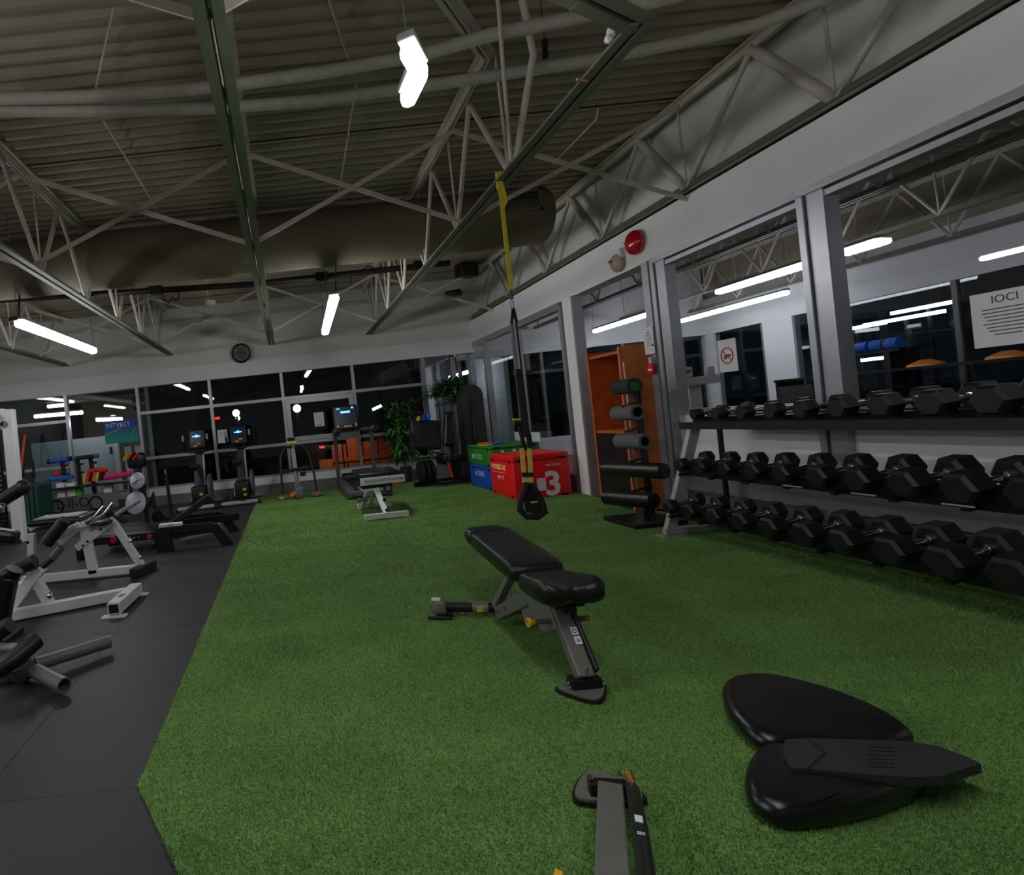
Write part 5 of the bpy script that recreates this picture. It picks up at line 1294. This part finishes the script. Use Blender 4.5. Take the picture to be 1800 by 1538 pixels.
t = thing('small_ball', 'small red massage ball behind the blue roller', 'ball', c-V(0, 0, .06)); MB().ball(c, .06, 14).build('ball', M_red, t)
t.name = 'massage_ball'
c = bx(137, 864)
t = thing('bright_green_bag', 'small bright green bag below the middle shelf', 'bag', c-V(0, 0, .1)); MB().box(c, (.2, .14, .2), bev=.05, seg=3).build('bag_body', mat('lime_fabric', (90, 190, 50), .7), t)
for k, (a, lb) in enumerate(((110, 'white box on the left below the middle shelf'), (128, 'narrow white box below the middle shelf, middle one'), (192, 'white box at the right end below the shelf'))):
    c = bx(a, 862); t = thing('white_box', lb, 'box', c-V(0, 0, .14)); MB().lohi(c-V(.08, .08, .14), c+V(.07, .08, .12), .006).build('box_body', M_paper, t)
    MB().lohi(c+V(-.085, -.085, .12), c+V(.075, .085, .145), .004).build('box_lid', M_paper, t)
c = P(238, 805, y=11.0)
t = thing('band_hanger', 'dark hanger stuffed with orange and yellow bands right of the accessory rack', 'hanger', (c.x, 11.0, 0))
MB().bar((c.x+.02, 11.05, .02), (c.x+.05, 11.05, c.z), .08, .08).build('post', M_black, t)
MB().box(c+V(.02, 0, -.05), (.36, .22, .3), bev=.08, seg=3).build('dark_pouch', M_carbody, t)
for k, m_ in enumerate((M_yellow, M_orange, M_black, M_red)):
    MB().tube([c+V(-.20+.06*k, -.12, -.02), c+V(-.10+.07*k, -.13, .10)], .022, 8).build('band', m_, t)
for k in range(4): MB().lohi(c+V(-.1+.05*k, -.13, -.42), c+V(-.07+.05*k, -.11, -.33-.03*(k % 2))).build('white_clip', M_whiteink, t)
# folded green mats
t = thing('folded_green_mats', 'dark green folded mats standing upright left of the accessory rack', 'mats', (-4.6, 10.0, 0))
for k in range(5):
    MB().lohi((-4.78+.085*k, 9.75, .01), (-4.71+.085*k, 10.35, .80-.01*k), .012).build('mat_fold', M_mat, t)
t = thing('orange_pole', 'orange pole leaning against the dark window above the green mats', 'pole', (-4.9, 10.7, .0))
MB().tube([P(37, 826, y=10.7).lerp(P(44, 763, y=10.7), -1.5), P(44, 763, y=10.7)], .022, 10).build('pole', M_orange, t)
t = thing('dark_wall_mat', 'black folded rack leaning at the dark window behind the orange pole', 'rack', (-4.6, 11.2, 0))
MB().tube([P(42, 765, y=11.2), P(58, 815, y=11.2), P(60, 840, y=11.2)], .03, 8).build('slanted_leg', M_black, t)
MB().tube([P(42, 765, y=11.2), P(40, 840, y=11.2)], .03, 8).build('upright_leg', M_black, t)
MB().bar(P(38, 795, y=11.2), P(52, 795, y=11.2), .03, .03).build('cross_rail', M_black, t)
q_ = P(45, 765, y=11.2); MB().lohi((q_.x-.15, 11.1, 0), (q_.x+.25, 11.3, .03)).build('base', M_black, t)
# white cable tower
yc = 8.6
t = thing('white_cable_tower', 'tall white cable machine column with a stack of black weights at the left edge', 'machine', (-4.2, yc, 0))
pT, pB = P(13, 720, y=yc), P(36, 948, y=yc)
MB().bar((pB.x, yc, .0), (pT.x+.01, yc, pT.z), .17, .14, up=Vector((0, 1, 0)), bev=.01).build('column', M_white, t)
MB().lohi((pT.x-.10, yc-.1, pT.z-.25), (pT.x-.03, yc-.02, pT.z-.10), .01).build('pulley_bracket', M_silverp, t)
MB().cyl((pT.x-.03, yc-.10, pT.z-.22), (pT.x-.03, yc-.06, pT.z-.22), .05, 16).build('pulley', M_tubeg, t)
MB().lohi((pT.x-.40, yc-.08, pT.z-.08), (pT.x-.05, yc+.08, pT.z+.02), .01).build('top_beam', M_white, t)
MB().bar((pB.x-.17, yc, 0.02), (pB.x-.17, yc, 1.9), .02, .05, up=Vector((0, 1, 0))).build('guide_rod', M_black, t)
zz = .08
for k in range(22):
    m_ = M_black if k < 13 else (M_strap2, M_blue, M_black)[k % 3]
    MB().lohi((pB.x-.55, yc-.14, zz), (pB.x-.20, yc+.1, zz+.045)).build('weight_slab', m_ if k > 12 else M_rubber, t); 
    if k < 13: MB().lohi((pB.x-.30, yc-.143, zz+.012), (pB.x-.215, yc-.14, zz+.03)).build('slab_mark', M_paper, t)
    zz += .068
MB().lohi((pB.x-.6, yc-.2, 0), (pB.x+.05, yc+.2, .05)).build('base', M_black, t)

# ------------------------------------------------------------------ signs on the back windows
notice('window_notice', 'white notice with a gold heading taped to the opening window pane', P(561, 737, y=YB-.0), .20, .285, (0, -1, 0), (1, 0, 0),
       [(-.06, .06), (-.10, .11), (-.115, .11)], ('NEXT', M_ink, .035, .02))
for o in ():
    pass
c = P(561, 727, y=YB-.008); MB().lohi(c-V(.06, .003, .025), c+V(.06, 0, .015)).build('gold_heading', M_yellowink, bpy.data.objects['window_notice'])
notice('window_notice', 'plain white notice on the window behind the right exercise bike', P(391, 767, y=YB-.0), .20, .27, (0, -1, 0), (1, 0, 0), [(.08-.03*k, .12) for k in range(4)])
# banner on the lobby window
pa, pb = P(181, 741, y=YB-.005), P(241, 736, y=YB-.005); pc, pd_ = P(186, 781, y=YB-.005), P(244, 776, y=YB-.005)
m = bpy.data.materials.new('blue_green_banner'); m.use_nodes = True
nt = m.node_tree; b = nt.nodes['Principled BSDF']; b.inputs['Roughness'].default_value = .6
tc = nt.nodes.new('ShaderNodeTexCoord'); sp = nt.nodes.new('ShaderNodeSeparateXYZ'); r = nt.nodes.new('ShaderNodeValToRGB')
nt.links.new(tc.outputs['Generated'], sp.inputs[0]); nt.links.new(sp.outputs['Z'], r.inputs[0]); nt.links.new(r.outputs[0], b.inputs['Base Color'])
r.color_ramp.elements[0].color = lin((20, 150, 130)); r.color_ramp.elements[1].color = lin((24, 74, 170)); r.color_ramp.elements[0].position = .2; r.color_ramp.elements[1].position = .75
t = thing('hanging_banner', 'blue and green banner with white letters hung on the lobby window', 'banner', (pa+pd_)/2-V(0, 0, .25))
MB().prism([pa, pb, pd_, pc], (0, -.006, 0)).build('banner_cloth', m, t)
text('lettering', 'INTVRST', .13, pa.lerp(pb, .42)+V(0, -.008, -.10), pb-pa, (0, 0, 1), M_whiteink, t, sx=1.0)
MB().tube([pa.lerp(pc, .62)+V(0, -.008, 0), pa.lerp(pd_, .42)+V(-.05, -.008, -.02), pb.lerp(pa, .45)+V(0, -.008, -.12), pb.lerp(pa, .33)+V(0, -.008, -.02)], .008, 6).build('yellow_curve', M_yellow, t)
MB().tube([pb.lerp(pd_, .35)+V(-.0, -.008, 0), pb.lerp(pd_, .55)+V(-.12, -.008, 0), pb.lerp(pd_, .8)+V(-.17, -.008, 0)], .004, 6).build('yellow_curve', M_yellow, t)
# lobby contents
t = thing('frosted_partition', 'pale frosted partition panel in the lobby behind the left window', 'partition', (-4.9, 13.3, 0))
MB().lohi((-6.0, 13.3, .1), (-4.05, 13.35, 1.55)).build('panel', M_frost, t)
MB().lohi((-4.07, 13.27, 0), (-4.01, 13.38, 1.6)).build('post', M_alu, t)
MB().lohi((-4.18, 13.28, 1.12), (-4.12, 13.30, 1.28)).build('switch_plate', M_black, t)
t = thing('lobby_white_post', 'white post in the lobby beside the banner', 'post', (-3.95, 13.0, 0))
MB().lohi((-3.97, 12.95, 0), (-3.87, 13.05, 2.0)).build('post', M_white, t); MB().lohi((-4.0, 12.92, 0), (-3.84, 13.08, .05)).build('base', M_white, t)
for k, x_ in enumerate((-3.62, -3.38)):
    t = thing('lobby_stand', 'white upright panel stand in the lobby below the banner, %s one' % ('left', 'right')[k], 'stand', (x_, 12.8, 0))
    MB().lohi((x_-.07, 12.77, .03), (x_+.07, 12.83, 1.25)).build('panel', M_white, t); MB().lohi((x_-.1, 12.7, 0), (x_+.1, 12.9, .03)).build('base', M_black, t)
t = thing('lobby_duct', 'grey slanting duct under the lobby ceiling', 'duct', (-4, 13.4, 2.4)); MB().tube([(-5.2, 13.6, 2.66), (-2.9, 13.2, 2.15)], .07, 16).build('duct_body', M_steelg, t)
MB().lathe([(.15, 0), (.19, .04), (.19, .10), (.15, .12)], (-3.5, 13.3, 2.28), Vector((1, 0, -.3)), 16).build('fan_box', M_black, t)
for k in range(3):
    t = thing('lobby_beam', 'brown beam under the lobby ceiling, %s from the window' % ORD[k], 'beam', (-4.5, 12.6+1.1*k, 2.5)); MB().lohi((-6.1, 12.55+1.1*k, 2.52), (-2.9, 12.7+1.1*k, 2.8)).build('beam_web', M_duct, t)
    MB().lohi((-6.1, 12.5+1.1*k, 2.50), (-2.9, 12.75+1.1*k, 2.52)).build('beam_flange', M_duct, t)

# ------------------------------------------------------------------ seen through the night windows
t = thing('reflection_panels', 'orange panels imitating a reflection in the back window behind the treadmill', 'hoarding', (1.9, 15.2, -.15))  # panels put outside to imitate the orange reflection in the window
for k in range(5):
    MB().lohi((1.12+.42*k, 15.2, -.15), (1.50+.42*k, 15.3, .72+.14*(k % 2))).build('plank', M_wood, t)
MB().lohi((1.1, 15.12, .25), (3.25, 15.2, .35)).build('rail', M_wood, t)
MB().lohi((.75, 15.1, -.15), (1.10, 15.4, .35)).build('low_crate', M_wood2, t)
t = thing('parked_car', 'dark parked car with a red tail lamp outside the back window', 'car', (-.55, 16.5, -.15))
prof = [(-2.1, .05), (-2.1, .45), (-1.9, .62), (-1.2, .70), (-.7, 1.12), (.6, 1.15), (1.15, .75), (1.9, .68), (2.0, .4), (2.0, .05)]
MB().prism([(-.55+a, 16.0, b) for a, b in prof], (0, 1.5, 0)).build('car_body', M_carbody, t)
for xx in (-1.85, .75): MB().lathe([(.1, -.1), (.3, -.1), (.3, .1), (.1, .1)], (xx, 16.0, .15), Vector((0, 1, 0)), 20).build('wheel', M_rubber, t)
MB().lohi((.84, 15.97, .63), (.98, 16.02, .69)).build('tail_lamp', M_tail, t, 'glowing red tail lamp')
for k, (a, c_, yy, r_) in enumerate(((320, 751, 24, .14), (415, 726, 22, .14), (418, 735, 24, .1), (522, 718, 20, .14))):
    p_ = P(a, c_, y=yy); t = thing('street_lamp', ('round white street lamp behind the left exercise bike', 'upper white street lamp above the right exercise bike', 'lower white street lamp above the right exercise bike', 'white street lamp in the opening window corner')[k], 'street lamp', (p_.x, yy, -.15))
    MB().ball(p_, (r_, r_, r_), 12).build('lamp_globe', M_street, t); MB().tube([(p_.x, yy+r_, -.15), (p_.x, yy+r_, p_.z)], .05, 8).build('pole', M_dark, t)
for k, (a, c_, w_) in enumerate(((688, 702, .5), (702, 709, .4), (655, 720, .35))):
    p_ = P(a, c_, y=22); t = thing('strip_light', 'white strip light across the street behind the bush, %s of three' % ('topmost', 'middle', 'lowest')[k], 'street light', p_-V(0, 0, 2))
    MB().bar(p_, p_+V(w_, 0, .12), .08, .10).build('tube', M_street, t); MB().bar((p_.x, 22.1, -.15), (p_.x, 22.1, p_.z), .08, .08).build('pole', M_dark, t)
p_ = P(738, 711, y=20); t = thing('red_sign_light', 'small red strip sign outside right of the bush', 'sign', p_); MB().bar(p_-V(.12, 0, 0), p_+V(.12, 0, .02), .06, .08).build('strip', M_tail, t); MB().bar(p_+V(0, .06, 0), V(p_.x, 20.06, -.15), .05, .05).build('pole', M_dark, t)
p_ = P(382, 735, y=14.5); t = thing('exit_sign_light', 'small red lit sign seen through the window above the bikes', 'sign', p_); MB().lohi(p_-V(.06, .02, .03), p_+V(.06, .02, .03)).build('sign_face', M_tail, t); MB().bar(p_+V(0, .05, 0), V(p_.x, 14.55, -.15), .04, .04).build('pole', M_dark, t)
t = thing('added_panel_lamp', 'amber lamp on a post, added to light the orange panels outside', 'lamp', (1.3, 14.0, -.15))  # lamp and spot added only to brighten the orange panels
MB().bar((1.3, 14.0, -.15), (1.3, 14.0, .95), .03, .03).build('post', M_dark, t); MB().lohi((1.24, 13.94, .95), (1.36, 14.0, 1.05)).build('shade', M_dark, t)
lo_ = bpy.data.lights.new('added_panel_light', 'SPOT'); lo_.energy = 38; lo_.spot_size = 1.9; lo_.spot_blend = .4; lo_.color = (1, .62, .4); lo_.shadow_soft_size = .05
lb_ = bpy.data.objects.new('added_panel_light', lo_); COL.objects.link(lb_); lb_.parent = t; lb_.location = (0, .02, 1.12); lb_.rotation_euler = (math.radians(52), 0, 0)
for k, (a, c_, w_) in enumerate(((1500, 577, .9), (1585, 560, 1.0), (1625, 540, .8), (1560, 628, .7))):  # glowing strips added outside to imitate lamp reflections on the far panes
    p_ = P(a, c_, x=15.0); tt = thing('strip_light', 'glowing strip imitating a lamp reflection in the neighbouring windows, %s from the silver mullion' % ORD[k], 'street light', (p_.x, p_.y, -.15)); MB().bar(p_-V(0, w_*.9, 0), p_+V(0, w_*.9, .0), .06, .08).build('tube', M_street, tt); MB().bar((p_.x+.1, p_.y, -.15), (p_.x+.1, p_.y, p_.z), .06, .06).build('pole', M_dark, tt)
# building across the street
t = thing('dark_building', 'dim building facade across the street behind the back windows', 'building', (3, 26, -.15))
MB().lohi((-10, 26, -.15), (12, 27, 7)).build('facade', M_ground, t)
for k in range(10): MB().lohi((-9.2+2.1*k, 25.95, 3.0), (-8.0+2.1*k, 26.0, 4.4)).build('window', M_dark, t)

# ------------------------------------------------------------------ things in the room behind the glass
p_ = P(1236, 672, y=6.7)
t = thing('doctors_scale', 'white upright weighing scale behind the glass left of the no phone sign', 'scale', (p_.x, p_.y, 0))
MB().lohi((p_.x-.26, 6.5, 0), (p_.x+.26, 7.1, .12), .02).build('base', M_white, t)
MB().lohi((p_.x-.08, 6.84, .12), (p_.x+.08, 6.96, p_.z-.02), .01).build('column', M_white, t)
MB().bar((p_.x-.26, 6.78, p_.z+.02), (p_.x+.22, 6.78, p_.z+.03), .12, .10, bev=.01).build('beam', M_white, t)
MB().lohi((p_.x-.24, 6.74, p_.z+.08), (p_.x-.08, 6.86, p_.z+.2), .01).build('dial_box', M_white, t)
MB().bar((p_.x-.20, 6.735, p_.z+.14), (p_.x-.11, 6.735, p_.z+.145), .004, .03).build('dial', M_ink, t)
MB().lohi((p_.x+.12, 6.76, p_.z+.06), (p_.x+.20, 6.84, p_.z+.18), .01).build('poise', M_white, t)
p_ = P(1398, 690, y=6.2)
t = thing('grey_chair', 'grey upholstered chair back behind the glass beyond the rack', 'chair', (p_.x, 6.2, 0))
MB().box((p_.x, 6.2, p_.z-.10), (.46, .07, .36), rz=.2, bev=.05, seg=3).build('backrest', M_foam, t)
MB().box((p_.x+.05, 5.95, .62), (.46, .46, .09), rz=.2, bev=.03, seg=3).build('seat', M_foam, t)
for sx_, sy_ in ((-.18, -.2), (.2, -.2), (-.18, .2), (.2, .2)): MB().bar((p_.x+sx_, 6.0+sy_, 0), (p_.x+sx_, 6.0+sy_, .6), .03, .03).build('leg', M_black, t)
t = thing('storage_shelf', 'black low storage shelf along the far windows behind the glass', 'shelf', (9.4, 8.4, 0))
for zz in (.75, 1.20, 1.50): MB().lohi((9.1, 6.6 if zz < 1.4 else 8.4, zz), (9.6, 10.6 if zz < 1.4 else 9.6, zz+.04)).build('shelf_board', M_black, t)
for yy in (6.65, 8.6, 10.55): MB().lohi((9.12, yy-.04, 0), (9.58, yy+.04, 1.2 if yy != 8.6 else 1.5)).build('post', M_black, t)
for k, (yy, zz, m_, lb) in enumerate(((9.2, 1.54, M_blue, 'blue rolled mat on the shelf behind the glass'), (8.75, 1.54, M_bluep, 'pale blue rolled mat on the shelf behind the glass'))):
    t = thing('rolled_mat', lb, 'mat', (9.3, yy, zz)); MB().tube([(9.3, yy-.2, zz+.09), (9.3, yy+.2, zz+.09)], .085, 16).build('mat_roll', m_, t); MB().tube([(9.3, yy-.02, zz+.09), (9.3, yy+.02, zz+.09)], .09, 16).build('strap', M_web, t)
for k, (yy, lb) in enumerate(((8.25, 'orange cone disc on the shelf behind the glass, left of the large notice'), (7.3, 'orange cone disc on the shelf behind the glass, under the large notice'))):
    t = thing('marker_disc', lb, 'disc', (9.3, yy, 1.24)); MB().lathe([(.20, 0), (.19, .03), (.06, .09), (.05, .09)], (9.3, yy, 1.24), Z, 20).build('disc', mat('amber_plastic', (226, 140, 50), .5), t); MB().cyl((9.3, yy, 1.33), (9.3, yy, 1.34), .05, 12).build('hole', M_black, t)
for k, (yy, y2, h_, lb) in enumerate(((5.2, 6.6, .95, 'dark rowing machine behind the glass near the rack'), (8.0, 9.2, .9, 'dark padded machine behind the glass under the far windows'))):
    t = thing('dark_machine', lb, 'machine', (7.4, (yy+y2)/2, 0))
    MB().lohi((7.1, yy, 0), (7.6, y2, .15), .02).build('base', M_black, t); MB().bar((7.35, yy+.2, .1), (7.35, yy+.3, h_), .1, .1).build('post', M_black, t)
    MB().lohi((7.1, yy+.15, h_-.1), (7.6, yy+.5, h_+.05), .04, 3).build('pad', M_leather, t); MB().lohi((7.15, yy+.5, .4), (7.55, y2-.1, .5), .03, 3).build('seat', M_leather, t)
# ledge with cardboard boxes beyond the doorway
t = thing('white_ledge', 'white counter with a ledge beyond the doorway, beside the pillar', 'counter', (4.4, 7.9, 0))
MB().lohi((4.15, 7.55, 0), (5.2, 7.9, .80)).build('counter_body', M_wall, t); MB().lohi((4.10, 7.50, .80), (5.25, 7.95, .85), .006).build('counter_top', M_white, t)
t = thing('cardboard_box', 'open cardboard box on the white ledge beyond the doorway', 'box', (4.42, 7.7, .85))
MB().lohi((4.22, 7.55, .85), (4.62, 7.85, 1.06)).build('carton', M_cardboard, t); MB().bar((4.2, 7.53, 1.09), (4.64, 7.53, 1.16), .01, .10).build('flap', M_cardboard, t)
MB().lohi((4.215, 7.545, 1.04), (4.625, 7.855, 1.075)).build('tape_band', M_black, t)
